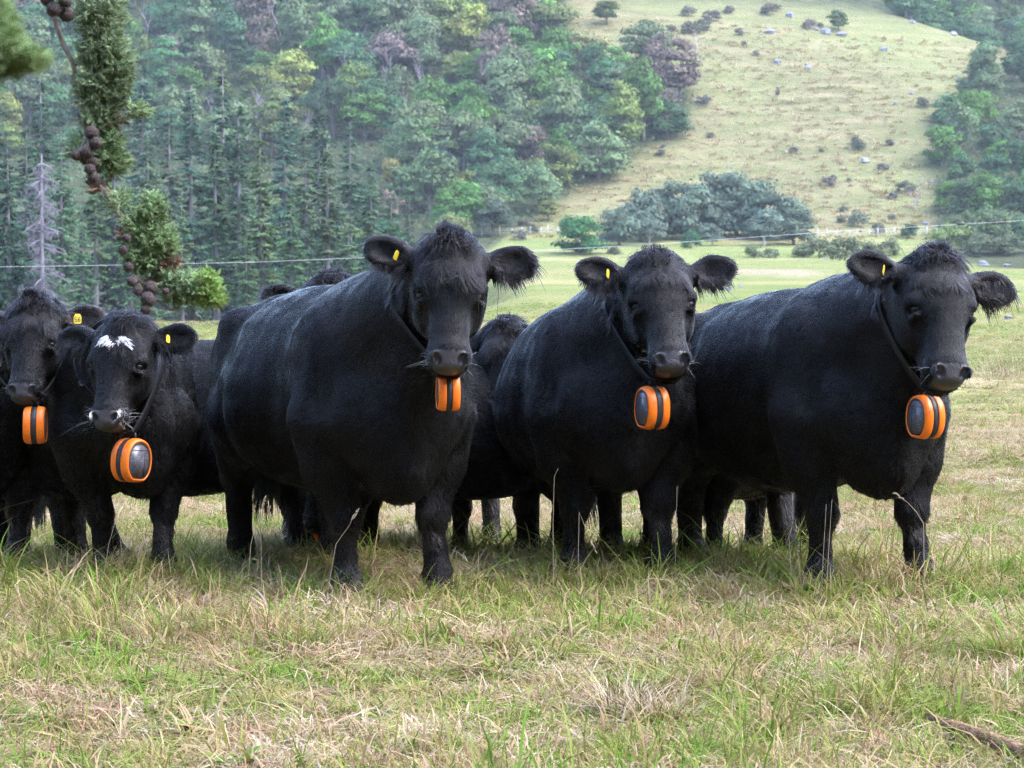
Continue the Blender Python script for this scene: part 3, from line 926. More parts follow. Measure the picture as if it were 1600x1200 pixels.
                pts = np.concatenate([pts, pts2]); rads = np.concatenate([rads, np.array((.0016, .0016, .0013, .0004))[None].repeat(n2, 0)])
            hair_obj('whiskers' if not white else 'white_hair', pts, rads, np.zeros(len(pts)), M_WHAIR, root)
    # ---------------- ear tags
    for (s, txt, ang) in tags:
        up, bk = ears[0] if s > 0 else ears[1]
        e1 = np.array((s * math.cos(bk), -math.sin(up), -math.sin(bk))); e1 /= np.linalg.norm(e1)
        e3 = np.array((-s * .05, .22, 1.0)); e3 -= e1 * (e1 @ e3); e3 /= np.linalg.norm(e3); e2 = np.cross(e3, e1)
        b = np.array((s * .105, .045, -.10)) + e1 * .115 + e3 * .030
        yy = np.array((0, 1, 0)) * math.cos(ang) + e1 * math.sin(ang); yy -= e3 * (e3 @ yy); yy /= np.linalg.norm(yy)
        xx = np.cross(yy, e3) * (1 if txt else .35) + e3 * (0 if txt else .8)
        xx /= np.linalg.norm(xx)
        zz = np.cross(xx, yy)
        if zz @ e3 < 0: zz = -zz
        if xx[0] > 0: xx = -xx
        def q(x, y, z): return tuple(hp(*(b + (xx * x + yy * y) * (1.0 if txt else .72) + zz * z)))
        out = [(-.012, -.014), (.012, -.014), (.020, .002), (.020, .034), (.014, .040), (-.014, .040), (-.020, .034), (-.020, .002)]
        n = len(out); TV = [q(x, y, .0) for x, y in out] + [q(x, y, .003) for x, y in out]
        TF = [tuple(range(n))[::-1], tuple(range(n, 2 * n))] + [(i, (i + 1) % n, n + (i + 1) % n, n + i) for i in range(n)]
        tg = obj('ear_tag', TV, TF, M_TAG, root, False)
        if txt:
            for ci, ch in enumerate(txt):
                for st in GLY[ch]:
                    mb = MB(); mb.tube([q((ci - .5) * .017 - .0055 + gx * .011, .004 + gy * .0125, .0042) for gx, gy in st], .0017, 5); mb.build('digit', M_INK, tg)
    # ---------------- collar
    if collar:
        (cx, cy, cyd, cyaw, ctilt, csc, clabel, chain) = collar
        D = at(cx, cy, cyd)
        Vw = [Mw @ Vector(p) for p in V]
        bvh = BVHTree.FromPolygons([tuple(p) for p in Vw], [tuple(map(int, f)) for f in F])
        T_ = Mw @ Vector(hp(0, -.02, -.24)); Bt = Mw @ Vector(hp(0, .30, -.26))
        Cc = T_.lerp(Bt, .5); ver = (T_ - Bt).normalized(); lat = (Mw.to_3x3() @ Vector(Rm[:, 0])).normalized()
        lat = (lat - ver * lat.dot(ver)).normalized(); tw = lat.cross(ver).normalized()
        top = D + Vector((0, 0, .118 * csc))
        ring = []
        for k in range(48):
            an = 2 * math.pi * k / 48
            d = ver * math.cos(an) + lat * math.sin(an)
            hit = bvh.ray_cast(Cc + d * .8, -d)
            p = (hit[0] + d * .008) if hit[0] is not None and (hit[0] - Cc).dot(d) > .04 else Cc + d * .14
            bl = max(0.0, -math.cos(an)) ** 3
            p = p.lerp(top + lat * math.sin(an) * .05, min(1, bl * 1.05))
            ring.append((p, d, tw))
        sm = []
        for i in range(48):
            p = (ring[i - 1][0] + ring[i][0] * 2 + ring[(i + 1) % 48][0]) / 4; sm.append((p, ring[i][1], tw))
        ch = None
        if chain:
            k = 9 if chain < 0 else 39
            k2 = 14 if chain < 0 else 34
            ch = (sm[k][0] + sm[k][1] * .012, sm[k2][0] + sm[k2][1] * .012)
        make_collar(D, cyaw, ctilt, None, clabel, csc, sm, ch)
    return root
# ------------------------------------------------------------------ the herd
G = lambda d: R(d)
make_cow('big black cow with shaggy forelock standing in the middle, largest of the herd', 603, G(23), 1.0, (705, 381), 10.98, G(4), G(66), R(-2),
         11.56, ((.04, .02), (-.03, -.02), (.05, 0), (-.05, 0)), 1.0, tags=((1, '', .35),), tuft=1.5, ears=((.32, .05), (.10, .0)), hscale=.97,
         collar=(700, 613, 10.98, G(8), 0, .82, 'orange and black neck unit under the chin of the big middle cow', 0), hairs=190000)
make_cow('black cow facing forward between the big middle cow and the rightmost cow', 966, G(8), .97, (1028, 404), 11.75, G(6), G(58), R(3),
         12.10, ((.05, .0), (-.05, .0), (.0, 0), (-.05, 0)), .98, tags=((1, '', .2),), tuft=1.1, ears=((.38, .0), (.20, .0)),
         collar=(1019, 638, 11.64, G(24), R(2), .98, 'orange and black neck unit hanging below the cow in the right middle', 0), hairs=150000, tail=(.12, .03), tuft_up=.1, tlen=.7)
make_cow('black cow standing side-on at the far right with its head turned outward', 1357, G(20), .99, (1470, 406), 11.12, G(14), G(62), R(-5),
         11.62, ((.05, .03), (-.02, .02), (.1, 0), (-.06, 0)), 1.02, tags=((1, '', .2),), tuft=1.2, ears=((.30, .05), (-.05, .0)),
         collar=(1446, 652, 11.2, G(28), R(2), .96, 'scuffed orange and black neck unit on the rightmost cow', 0), hairs=170000, tail=(-.05, .02), tlen=.78, tuft_up=.5)
make_cow('smaller black cow with a white blaze and white lip markings', 208, G(30), .86, (188, 505), 11.62, G(-13), G(62), 0,
         11.98, ((.06, -.06), (-.08, -.06), (.05, -.02), (-.05, -.02)), .93, tags=((-1, '', .1),), white=True, tuft=1.0, ears=((.05, .05), (.16, .1)),
         collar=(205, 720, 11.62, G(-38), R(-6), 1.0, 'orange neck unit with scratched solar panel under the white-blazed cow', -1), hairs=110000, tuft_up=0)
make_cow('shaggy young black cow cut off by the left edge, yellow tag in its ear', -22, G(10), .82, (52, 476), 11.95, G(-6), G(60), 0,
         12.28, ((.05, -.05), (-.05, -.05), (.05, -.04), (-.05, -.04)), .85, tags=((-1, '56', .1),), tuft=1.4, ears=((.05, .1), (.22, .1)), brown=.3,
         collar=(55, 665, 11.80, G(2), 0, .86, 'orange and black neck unit on the young cow at the left edge', 0), hairs=90000, tuft_up=.6)
make_cow('black cow standing behind the young left cow, only its back, tail and hind legs showing', 470, G(76), .86, (500, 520), 13.5, G(60), G(50), 0,
         13.7, ((.0, .0), (.05, 0), (.06, 0), (-.05, 0)), .95, res=.022, hres=.012, hairs=40000, tail=(.02, 0))
make_cow('black cow hidden behind the big middle cow, one ear tip over its back', 520, G(5), .93, (516, 440), 12.9, G(0), G(60), 0,
         13.6, ((.0, .0), (.05, 0), (.06, 0), (-.05, 0)), .9, res=.022, hres=.010, hairs=40000, tuft=.8)
make_cow('black cow grazing head-down behind the legs of the big middle cow', 545, G(-72), .80, (500, 690), 12.9, G(-80), G(78), 0,
         13.15, ((.08, .0), (-.05, 0), (.06, 0), (-.05, 0)), .95, res=.018, hres=.012, hairs=60000, tuft=.4,
         collar=(512, 824, 12.95, G(-75), 0, .9, 'orange neck unit glimpsed low between the legs of the big middle cow', 0))
make_cow('black cow with a curly poll peering from behind, between two larger cows', 770, G(10), .82, (790, 512), 13.2, G(-14), G(62), 0,
         13.75, ((.05, .0), (-.05, 0), (.06, 0), (-.05, 0)), .9, res=.018, hres=.009, hairs=60000, tuft=1.4,
         collar=(796, 690, 13.28, G(30), 0, .95, 'neck unit half hidden by the flank of the cow in the right middle', 1))
make_cow('black cow mostly hidden behind the rightmost cow, foreleg and brisket showing', 1066, G(-30), .84, (1074, 560), 13.1, G(-30), G(70), 0,
         13.0, ((.0, .0), (.03, 0), (.06, 0), (-.05, 0)), .9, res=.018, hres=.012, hairs=50000, tuft=.6)
# ------------------------------------------------------------------ trees and shrubs
def quads_mesh(name, C, U, W, lv, mat):
    """one leaf quad per row: centre C, half-axes U and W"""
    n = len(C)
    V = np.stack([C - U, C - W * .8, C + U, C + W], 1).reshape(-1, 3)
    F = np.arange(4 * n).reshape(n, 4)
    me = mesh(name, V, F, mat, False)
    attr(me, 'lv', np.repeat(lv, 4).astype(np.float32))
    return me
def rnd_dirs(n, rg): return norm(rg.normal(0, 1, (n, 3)))

def crown_data(seed, shape='round', ncl=30, nleaf=70, ls=.062, flat=.5):
    rg = np.random.default_rng(seed)
    d = rnd_dirs(ncl * 4, rg); d = d[d[:, 2] > (-.8 if shape != 'umbrella' else -.25)][:ncl]
    ncl = len(d)
    rr = .50 + .42 * rg.random(ncl); 
    if shape == 'round': sc = np.array((1, 1, .92)); c0 = np.array((0, 0, .95))
    elif shape == 'umbrella': sc = np.array((1.1, 1.1, .62)); c0 = np.array((0, 0, 1.0))
    elif shape == 'tall': sc = np.array((.72, .72, 1.25)); c0 = np.array((0, 0, 1.3))
    elif shape == 'dome': sc = np.array((1, 1, .95)); c0 = np.array((0, 0, .72))
    else: sc = np.array((1, 1, .62)); c0 = np.array((0, 0, .45))
    cc = c0 + d * rr[:, None] * sc
    cr = (.26 + .20 * rg.random(ncl))
    n = ncl * nleaf
    ci = np.repeat(np.arange(ncl), nleaf)
    dd = rnd_dirs(n, rg); dd[:, 2] = np.abs(dd[:, 2]) * .8 + dd[:, 2] * .2; dd = norm(dd)
    P = cc[ci] + dd * (cr[ci] * (.45 + .75 * rg.random(n) ** 1.3))[:, None] * np.array((1.1, 1.1, .8))
    if shape == 'shrub': P[:, 2] = np.maximum(P[:, 2], .02)
    N = norm(dd + rg.normal(0, .38, (n, 3)) + np.array((0, 0, .25)))
    U = norm(np.cross(N, rg.normal(0, 1, (n, 3)))); W = np.cross(N, U)
    s = ls * np.exp(rg.normal(0, .3, n))
    lv = np.clip(.5 + .22 * rg.normal(0, 1, ncl)[ci] + .08 * rg.normal(0, 1, n), 0, 1)
    return P, U * s[:, None], W * (s * (.55 + .3 * rg.random(n)))[:, None], lv
def trunk_mesh(seed, top=1.15, r=.07, limbs=5, spread=.55):
    rg = random.Random(seed); mb = MB()
    lean = rg.uniform(-.08, .08)
    mb.tube([(0, 0, -.12), (lean * .3, 0, top * .3), (lean, lean, top * .75), (lean * 1.2, 0, top * 1.2)], [r * 1.3, r, r * .75, r * .3], 7)
    for i in range(limbs):
        a = i * 6.28 / limbs + rg.uniform(-.4, .4); z = top * rg.uniform(.35, .7); e = spread * rg.uniform(.7, 1.2)
        mb.tube([(lean * .6, 0, z), (math.cos(a) * e * .5, math.sin(a) * e * .5, z + .25), (math.cos(a) * e, math.sin(a) * e, z + .55)], [r * .55, r * .4, r * .15], 5)
    return mb.mesh('trunk', M_BARK)
CROWNS = {}; TRUNKS = {}
for kind, cnt in (('round', 5), ('umbrella', 3), ('tall', 4), ('shrub', 4), ('dome', 4)):
    CROWNS[kind] = []; TRUNKS[kind] = []
    for i in range(cnt):
        CROWNS[kind].append(quads_mesh('crown', *crown_data(hash((len(kind), i)) % 9999 + i, kind, 34 if kind != 'shrub' else 22, 120 if kind != 'shrub' else 90), M_LEAF))
        TRUNKS[kind].append(trunk_mesh(i + 31 * len(kind), {'round': 1.0, 'umbrella': 1.05, 'tall': 1.4, 'shrub': .4, 'dome': .8}[kind], .07 if kind != 'shrub' else .05, 5, .5))
def jitter(c, v, rg): 
    k = rg.uniform(1 - v, 1 + v)
    return tuple(max(.004, x * k * rg.uniform(1 - v * .35, 1 + v * .35)) for x in c) + (1,)
rgt = random.Random(5)
def plant_tree(name, kind, p, r, hk, color, label, cat, group=None, bark=(.16, .14, .13), rv=.18, vi=None):
    root = empty(name, p, rgt.uniform(0, 6.28))
    i = rgt.randrange(len(CROWNS[kind])) if vi is None else vi
    root.scale = (r * rgt.uniform(.9, 1.1), r * rgt.uniform(.9, 1.1), r * hk)
    c = bpy.data.objects.new('crown', CROWNS[kind][i]); c.color = jitter(color, rv, rgt); link(c, root)
    t = bpy.data.objects.new('trunk', TRUNKS[kind][i]); t.color = (*bark, 1); link(t, root)
    tag(root, label, cat, group)
    return root

# bare grey trees
def bare_mesh(seed, depth=4):
    rg = random.Random(seed); mb = MB()
    def grow(p, d, ln, r, k):
        n = 3; pts = [p]; q = p
        for i in range(n):
            d = (d + Vector((rg.uniform(-.18, .18), rg.uniform(-.18, .18), rg.uniform(-.02, .14)))).normalized(); q = q + d * (ln / n); pts.append(q)
        mb.tube(pts, [r, r * .85, r * .7, r * .5], 5 if k > 1 else 3, False)
        if k > 0:
            for _ in range(rg.choice((3, 4))):
                j = rg.randrange(1, 4)
                a = rg.uniform(0, 6.28); s = rg.uniform(.45, .95)
                nd = (d + Vector((math.cos(a) * s, math.sin(a) * s, rg.uniform(-.05, .3)))).normalized()
                grow(pts[j], nd, ln * rg.uniform(.5, .72), r * .5, k - 1)
    grow(Vector((0, 0, -.1)), Vector((0, 0, 1)), .85, .034, depth)
    return mb.mesh('branches', M_BARK)
BARE = [bare_mesh(i) for i in range(4)]
def bare_tree(p, h, label, color=(.36, .31, .33), group=None, cat='dead tree'):
    o = bpy.data.objects.new('bare_tree', BARE[rgt.randrange(4)]); link(o)
    o.location = p; o.rotation_euler = (0, 0, rgt.uniform(0, 6.28)); k = h / 1.9
    o.scale = (k * .8, k * .8, k); o.color = (*color, 1)
    tag(o, label, cat, group); return o

# conifers
def conifer_data(seed, H=20.0, base=.12, width=3.3, dead=.3, dens=1.0):
    rg = np.random.default_rng(seed); Cs = []; Us = []; Ws = []; Lv = []; mb = MB(); sticks = MB()
    z = base * H
    mb.tube([(0, 0, -.5), (0, 0, H * .3), (.05, .05, H * .65), (0, 0, H)], [.30, .24, .14, .02], 7)
    zs = np.sort(base * H + (H * .985 - base * H) * rg.random(int(H * 12)))
    gap = rg.normal(0, 1, 12)
    for z in zs:
        f = z / H
        Lb = width * (1 - f) ** .82 * (.75 + .25 * min(1, (f - base) * 5 + .2)) + .2
        alive = f > dead + .05 * gap[int(f * 11)]
        if True:
            az = rg.random() * 6.283; L_ = Lb * (.45 + .65 * rg.random()) * (1 + .12 * gap[int(f * 11.9)] * (f < .85)); up = .30 * (f - .35) - .15 + .08 * rg.normal()
            if not alive and rg.random() < .75:
                if rg.random() < .5:
                    L2 = L_ * .7
                    sticks.tube([(0, 0, z), (math.cos(az) * L2 * .5, math.sin(az) * L2 * .5, z + .05 * L2), (math.cos(az) * L2, math.sin(az) * L2, z - .12 * L2)], [.035, .022, .008], 3, False)
                continue
            n = max(5, int(L_ * 11 * dens))
            t = .15 + .9 * (np.arange(n) + rg.random(n)) / n
            x = math.cos(az) * L_ * t; y = math.sin(az) * L_ * t
            zz = z + L_ * (up * t - .20 * t * t + .12 * t ** 4)
            dirv = np.array((math.cos(az), math.sin(az), up - .2))
            side = np.array((-math.sin(az), math.cos(az), 0)); bl = .22 * rg.normal()
            for s in (-1, 1):
                sw = (.22 + .42 * (1 - t)) * (.6 + .8 * rg.random(n)) * (.62 + .27 * L_)
                out = norm(side * s + dirv * .8 + np.array((0, 0, -.45)) + rg.normal(0, .25, (n, 3)))
                C = np.stack([x, y, zz], 1) + out * (sw * .45)[:, None]
                Wd = norm(np.cross(out, np.array((0, 0, 1.0)) + rg.normal(0, .6, (n, 3))))
                Cs.append(C); Us.append(out * (sw * .6)[:, None]); Ws.append(Wd * (.05 + .06 * rg.random(n))[:, None])
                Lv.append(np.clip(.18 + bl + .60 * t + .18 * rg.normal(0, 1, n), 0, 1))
    return (np.concatenate(Cs), np.concatenate(Us), np.concatenate(Ws), np.concatenate(Lv)), mb, sticks
CON = []
for i, (bs, dd, wd) in enumerate(((.08, .12, 4.0), (.10, .26, 3.5), (.10, .36, 3.4), (.06, .08, 4.4), (.10, .44, 3.1))):
    q, mb, st = conifer_data(70 + i, 20, bs, wd, dd)
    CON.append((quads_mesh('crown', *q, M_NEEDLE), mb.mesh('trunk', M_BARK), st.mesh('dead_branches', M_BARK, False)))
def conifer(p, h, vi, color, label, group, bark=(.19, .17, .17)):
    root = empty('conifer_tree', p, rgt.uniform(0, 6.28)); k = h / 20; wk = k * rgt.uniform(.9, 1.15); root.scale = (wk, wk, k)
    c = bpy.data.objects.new('crown', CON[vi][0]); c.color = jitter(color, .34, rgt); link(c, root)
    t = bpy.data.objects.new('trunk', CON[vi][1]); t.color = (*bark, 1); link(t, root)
    if len(CON[vi][2].polygons) > 0:
        t = bpy.data.objects.new('dead_branches', CON[vi][2]); t.color = (*bark, 1); link(t, root)
    tag(root, label, 'conifer', group); return root

GREY = (.112, .150, .068); MID = (.080, .155, .036); DARK = (.042, .085, .034); BROWN = (.15, .112, .09); YEL = (.20, .21, .05); TEAL = (.062, .128, .055); OLIVE = (.125, .155, .045)
CNAME = {GREY: 'grey-green', MID: 'fresh green', DARK: 'dark green', BROWN: 'brownish', YEL: 'yellow-green', TEAL: 'blue-green', OLIVE: 'olive'}
KNAME = {'round': 'rounded', 'umbrella': 'flat-topped', 'tall': 'upright', 'shrub': 'low', 'dome': 'domed'}

def where(px, py):
    h = ((40, 'by the left edge'), (130, 'left of the drooping branch'), (260, 'right of the drooping branch'), (380, 'above the middle cow\'s rump'), (500, 'above the middle cow\'s back'), (600, 'above the middle cow\'s shoulder'),
         (700, 'above the middle cow\'s forelock'), (790, 'above the middle cow\'s outer ear'), (880, 'left of the grassy slope'), (5000, 'bordering the grassy slope'))
    h = next(t for m, t in h if px < m)
    v = ('along the top edge' if py < 30 else 'high in the wood' if py < 90 else 'upper middle of the wood' if py < 160 else 'lower middle of the wood' if py < 235 else 'low in the wood')
    return v + ', ' + h

# the wooded hillside
pts = []
row = 0
for py in np.arange(-40, 430, 29.0):
    for px in np.arange(-50, 1130, 54.0):
        x = px + (22 if row % 2 else 0) + rgt.uniform(-15, 15); y = py + rgt.uniform(-9, 9)
        if not poly_inside(x, y, BUSH_L): continue
        if x < 640 - .55 * max(0, y - 240) and y > 250: continue
        if x > 600 and y > 372: continue
        pts.append((x, y))
    row += 1
NB = 0
for x, y in pts:
    p = hit_ground(x, y, 150)
    q = rgt.random()
    sh = rgt.choice(('round', 'round', 'dome', 'umbrella', 'tall', 'tall'))
    cl = rgt.choices((GREY, MID, DARK, BROWN, YEL, TEAL, OLIVE), (30, 20, 9, 8, 3, 14, 16))[0]
    r = rgt.uniform(2.5, 4.5) * (1.15 if y < 100 else 1.0)
    if q < .045:
        bare_tree(p, r * 2.4, 'bare grey tree ' + where(x, y), group='bare trees on the wooded hill'); continue
    plant_tree('hill_tree', sh, p, r, rgt.uniform(.95, 1.25), cl, ('small ' if r < 2.95 else 'large ' if r > 4.0 else '') + KNAME[sh] + ' ' + CNAME[cl] + ' tree ' + where(x, y), 'tree', 'trees of the hillside wood')
    NB += 1
print('hill trees', NB)
# dense bush at the right edge and on the slope behind the ridge
rp = []
for py in np.arange(120, 425, 34.0):
    for px in np.arange(1455, 1680, 46.0):
        x = px + rgt.uniform(-18, 18); y = py + rgt.uniform(-10, 10)
        if poly_inside(x, y, BUSH_R): rp.append((x, y, 'r'))
for yy in np.arange(528, 640, 8.0):
    for xx in np.arange(60, 128, 7.5):
        x = xx + rgt.uniform(-2.5, 2.5); y = yy + rgt.uniform(-2.5, 2.5); qx, qy = to_px(x, y, gz(x, y) + 3)
        if 1400 < qx < 1650 and -40 < qy < 110: rp.append((x, y, 'f'))
for x, y, zn in rp:
    p = hit_ground(x, y, 150) if zn == 'r' else Vector((x, y, gz(x, y)))
    if zn == 'f': x, y = map(float, to_px(p.x, p.y, p.z))
    sh = rgt.choice(('round', 'dome', 'dome', 'tall')); cl = rgt.choices((GREY, MID, DARK, TEAL), (22, 22, 20, 22) if zn == 'r' else (6, 22, 20, 34))[0]
    v = ('upper' if y < 220 else 'middle' if y < 320 else 'lower')
    lb = KNAME[sh] + ' ' + CNAME[cl] + (' tree in the %s thicket at the right edge' % v if zn == 'r' else ' tree beyond the ridge, %s the top right corner' % ('left of' if x < 1490 else 'near' if x < 1560 else 'in'))
    plant_tree('hill_tree', sh, p, rgt.uniform(2.2, 3.6), rgt.uniform(.95, 1.2), cl, lb, 'tree', 'trees of the right thicket' if zn == 'r' else 'trees beyond the ridge')

# named single trees and shrubs (pixel of the foot, half-width in pixels, height factor)
def by_px(name, kind, px, py, hw, hk, color, label, cat='tree', group=None, y=None, **kw):
    p = hit_ground(px, py, 100) if y is None else Vector(((px - 800) / FPX * y, y, gz((px - 800) / FPX * y, y)))
    return plant_tree(name, kind, p, hw / FPX * p.y * .82, hk, color, label, cat, group, **kw)
by_px('round_tree', 'round', 1310, 48, 20, 1.0, (.075, .10, .04), 'lone round tree on the skyline end of the grassy hill', rv=.05)
by_px('round_tree', 'round', 948, 38, 24, .95, (.05, .075, .02), 'dark round tree at the top edge where wood meets grass', rv=.05)
by_px('round_tree', 'round', 680, 300, 42, 1.05, (.035, .058, .042), 'large dark blue-green tree low in the wood, round crown', rv=.05)
by_px('golden_tree', 'umbrella', 905, 108, 46, .9, (.20, .19, .08), 'pale yellow spreading tree high beside the grassy slope', rv=.05)
by_px('golden_tree', 'tall', 958, 118, 12, 1.2, (.24, .19, .03), 'small bright yellow tree high beside the grassy slope', rv=.05)
by_px('golden_tree', 'tall', 612, 330, 26, 1.5, (.17, .14, .045), 'tawny conical tree at the right end of the conifers', rv=.05)
by_px('round_tree', 'round', 706, 385, 34, 1.0, (.15, .165, .06), 'pale olive tree behind the forelock of the big middle cow', rv=.05)
by_px('round_tree', 'round', 770, 370, 40, .9, (.085, .11, .075), 'grey-green tree at the foot of the wood right of the forelock', rv=.05)
by_px('round_tree', 'round', 857, 345, 20, 1.0, (.16, .18, .05), 'small yellow-green tree at the corner of the grassy slope', rv=.05)
by_px('round_tree', 'tall', 1215, 152, 6, 1.3, BROWN, 'little upright shrub in the middle of the grassy slope', 'shrub')
# the grove at the foot of the grassy slope
gl = 'dusty grey-green tree in the grove below the slope, '
for (px, py, hw, hk, where_) in ((968, 372, 40, .85, 'lowest at its left end'), (1000, 366, 46, .98, 'second from its left end'), (1040, 362, 50, 1.05, 'third from its left end'), (1075, 362, 46, 1.12, 'left of its middle'), (1112, 358, 50, 1.15, 'at its middle'),
                                 (1150, 358, 50, 1.18, 'right of its middle'), (1188, 360, 46, 1.15, 'third from its right end'), (1215, 364, 42, 1.08, 'second from its right end'), (1240, 370, 34, .95, 'lowest at its right end')):
    by_px('grove_tree', 'dome', px, py + 12, hw * 1.15, hk * 1.08, (.105, .140, .095), gl + where_, rv=.06, group='grove at the foot of the slope')
for (px, py, hw, where_) in ((1015, 384, 30, 'small pale trunked tree in front of the grove on its left'), (1113, 384, 22, 'small round tree in front of the middle of the grove'), (1194, 384, 36, 'pale round-headed tree in front of the grove on its right')):
    by_px('grove_tree', 'round', px, py, hw, 1.0, (.105, .135, .10), where_, rv=.05, bark=(.5, .48, .46))
by_px('green_bush', 'dome', 906, 398, 47, .95, (.040, .115, .035), 'bright green dense bush left of the grove', 'bush', rv=.05)
by_px('green_bush', 'shrub', 1080, 389, 20, 1.5, (.045, .12, .05), 'fresh green pointed bush in front of the grove', 'bush', rv=.05)
by_px('green_bush', 'dome', 1420, 372, 18, .9, (.045, .10, .04), 'rounded dark green bush near the wire, left of the rightmost cow', 'bush', rv=.05)
by_px('green_bush', 'shrub', 1485, 392, 40, 1.2, (.14, .19, .06), 'light green spreading bush above the head of the rightmost cow', 'bush', rv=.05)
sh = [(1032, 240, 8), (1040, 215, 6), (1036, 228, 5), (1110, 212, 7), (1156, 52, 9), (1162, 68, 6), (1182, 84, 7), (1200, 20, 14), (1213, 14, 9), (1240, 236, 8), (1264, 42, 12), (1281, 40, 6), (1283, 235, 5), (1343, 232, 13), (1338, 222, 9),
      (1391, 224, 8), (1443, 165, 12), (1482, 158, 8), (1380, 262, 9), (1296, 288, 12), (1302, 280, 8), (1327, 281, 5), (1395, 308, 9), (1415, 298, 16), (1318, 328, 8), (1393, 340, 7), (1340, 352, 18), (1372, 362, 14), (1316, 345, 10),
      (1048, 45, 8), (1080, 50, 16), (1100, 46, 16), (1112, 30, 14), (1075, 22, 12), (1140, 18, 10), (1100, 160, 12), (1280, 400, 26), (1255, 398, 18), (1320, 404, 30), (1362, 404, 24), (1390, 398, 22), (1178, 400, 16), (1205, 396, 12), (833, 362, 12), (812, 372, 14), (820, 350, 10), (960, 398, 14), (1530, 398, 30), (1570, 396, 28), (1210, 345, 12), (1262, 375, 14)]
for i, (px, py, hw) in enumerate(sh):
    v = 'very top' if py < 35 else 'top' if py < 60 else 'upper part' if py < 180 else 'middle' if py < 250 else 'lower part' if py < 330 else 'foot' if py < 385 else 'fence line'
    h = 'beside the wood' if px < 1060 else 'left of the rock line' if px < 1130 else 'left of centre' if px < 1190 else 'centre' if px < 1250 else 'right of centre' if px < 1310 else 'nearer the thicket' if px < 1370 else 'close to the thicket' if px < 1420 else 'at the thicket'
    cl = rgt.choice(((.125, .11, .09), (.11, .115, .075), (.14, .12, .10))) if py < 390 else (.12, .135, .07)
    by_px('hill_shrub', 'shrub', px, py + 3, hw * 1.18, 1.15, cl, '%s brown-green shrub at the %s of the slope, %s' % ('tiny' if hw < 8 else 'small' if hw < 13 else 'spreading', v, h), 'shrub', 'shrubs on the grassy slope')
for (px, py, h, lb) in ((760, 300, 7.5, 'white-limbed bare tree low in the wood, right of the dark round tree'), (607, 152, 9, 'tall bare pinkish tree high in the wood above the middle cow'), (1430, 328, 6.5, 'slim bare pale tree on the grass near the right thicket'), (1512, 190, 6.5, 'white dead tree at the edge of the right thicket'), (800, 112, 6, 'bare grey tree high in the wood, left of the yellow tree'), (1090, 80, 5, 'bare grey tree in the bushes where wood meets slope'), (925, 100, 5.5, 'bare branches rising out of the pale yellow tree')):
    bare_tree(hit_ground(px, py, 150), h, lb, (.42, .37, .38))

# conifer wood, left: foot hidden behind the cattle, top given by pixel
cg = [(-40, 150, 205, 3), (14, 232, 196, 3), (44, 196, 236, 0), (98, 205, 240, 1), (150, 190, 232, 4), (178, 150, 262, 0), (232, 205, 226, 2), (266, 172, 250, 1), (300, 138, 262, 3), (338, 196, 214, 4), (374, 160, 252, 0), (408, 205, 212, 2), (446, 148, 262, 3), (478, 196, 230, 1), (512, 225, 214, 4), (548, 192, 250, 0), (580, 246, 226, 1), (612, 285, 236, 0), (640, 318, 228, 1),
      (205, 285, 200, 4), (285, 300, 198, 2), (455, 290, 200, 4), (130, 330, 192, 1), (385, 335, 194, 1), (545, 330, 200, 2), (-80, 200, 215, 3), (-20, 40, 266, 3), (66, 120, 270, 0), (225, 120, 282, 3), (350, 112, 285, 0), (500, 160, 280, 3)]
cn = ['full green-skirted', 'thin-crowned', 'pale-trunked', 'broad dark', 'bare-stemmed']
for i, (px, top, y, vi) in enumerate(cg):
    x = (px - 800) / FPX * y; zt = at(px, top, y).z; z0 = gz(x, y)
    hz = 'beyond the left edge' if px < 0 else 'by the left edge' if px < 30 else 'behind the dead spruce' if px < 90 else 'behind the drooping branch' if px < 215 else 'right of the drooping branch' if px < 290 else 'above the middle cow\'s rump' if px < 360 else 'above the middle cow\'s back' if px < 460 else 'above the middle cow\'s shoulder' if px < 530 else 'left of the middle cow\'s ear'
    rw = 'front' if y < 216 else 'second' if y < 245 else 'rear'
    cl = ((.050, .092, .050), (.068, .108, .055), (.082, .125, .055), (.036, .078, .044), (.088, .128, .055))[vi]
    conifer(Vector((x, y, z0)), zt - z0, vi, cl, '%s conifer, %s row of the wood, %s' % (cn[vi], rw, hz), 'conifers of the wood')
# the dead grey spruce
def dead_spruce(p, h):
    rg = random.Random(3); root = empty('dead_conifer', p)
    mb = MB(); mb.tube([(0, 0, -.4), (0, 0, h * .5), (.05, 0, h)], [.22, .15, .03], 7); t = mb.build('trunk', M_BARK, root); t.color = (.27, .235, .27, 1)
    mb = MB(); z = h * .04
    while z < h * .98:
        f = z / h; Lb = 2.3 * (1 - f) ** .6 + .25
        if f > .62: Lb *= 1.25
        for k in range(6):
            a = rg.uniform(0, 6.28); L_ = Lb * rg.uniform(.3, 1.15)
            if rg.random() < .3: continue
            e = Vector((math.cos(a) * L_, math.sin(a) * L_, -.30 * L_))
            m = Vector((0, 0, z)) + e * .5 + Vector((0, 0, .06 * L_))
            mb.tube([(0, 0, z), m, Vector((0, 0, z)) + e], [.045, .03, .012], 3, False)
            for j in range(9):
                q = Vector((0, 0, z)) + e * rg.uniform(.2, 1.0)
                d = Vector((rg.uniform(-.4, .4), rg.uniform(-.4, .4), rg.uniform(-.55, .1))) * rg.uniform(.5, 1.3)
                mb.tube([q, q + d * .55 + Vector((0, 0, .03)), q + d], [.02, .014, .006], 3, False)
        z += rg.uniform(.2, .4)
    t = mb.build('branches', M_BARK, root, False); t.color = (.27, .235, .27, 1)
    tag(root, 'dead grey spruce standing in front of the conifers at the left', 'dead tree'); return root
y_ = 184.0; x_ = (66 - 800) / FPX * y_
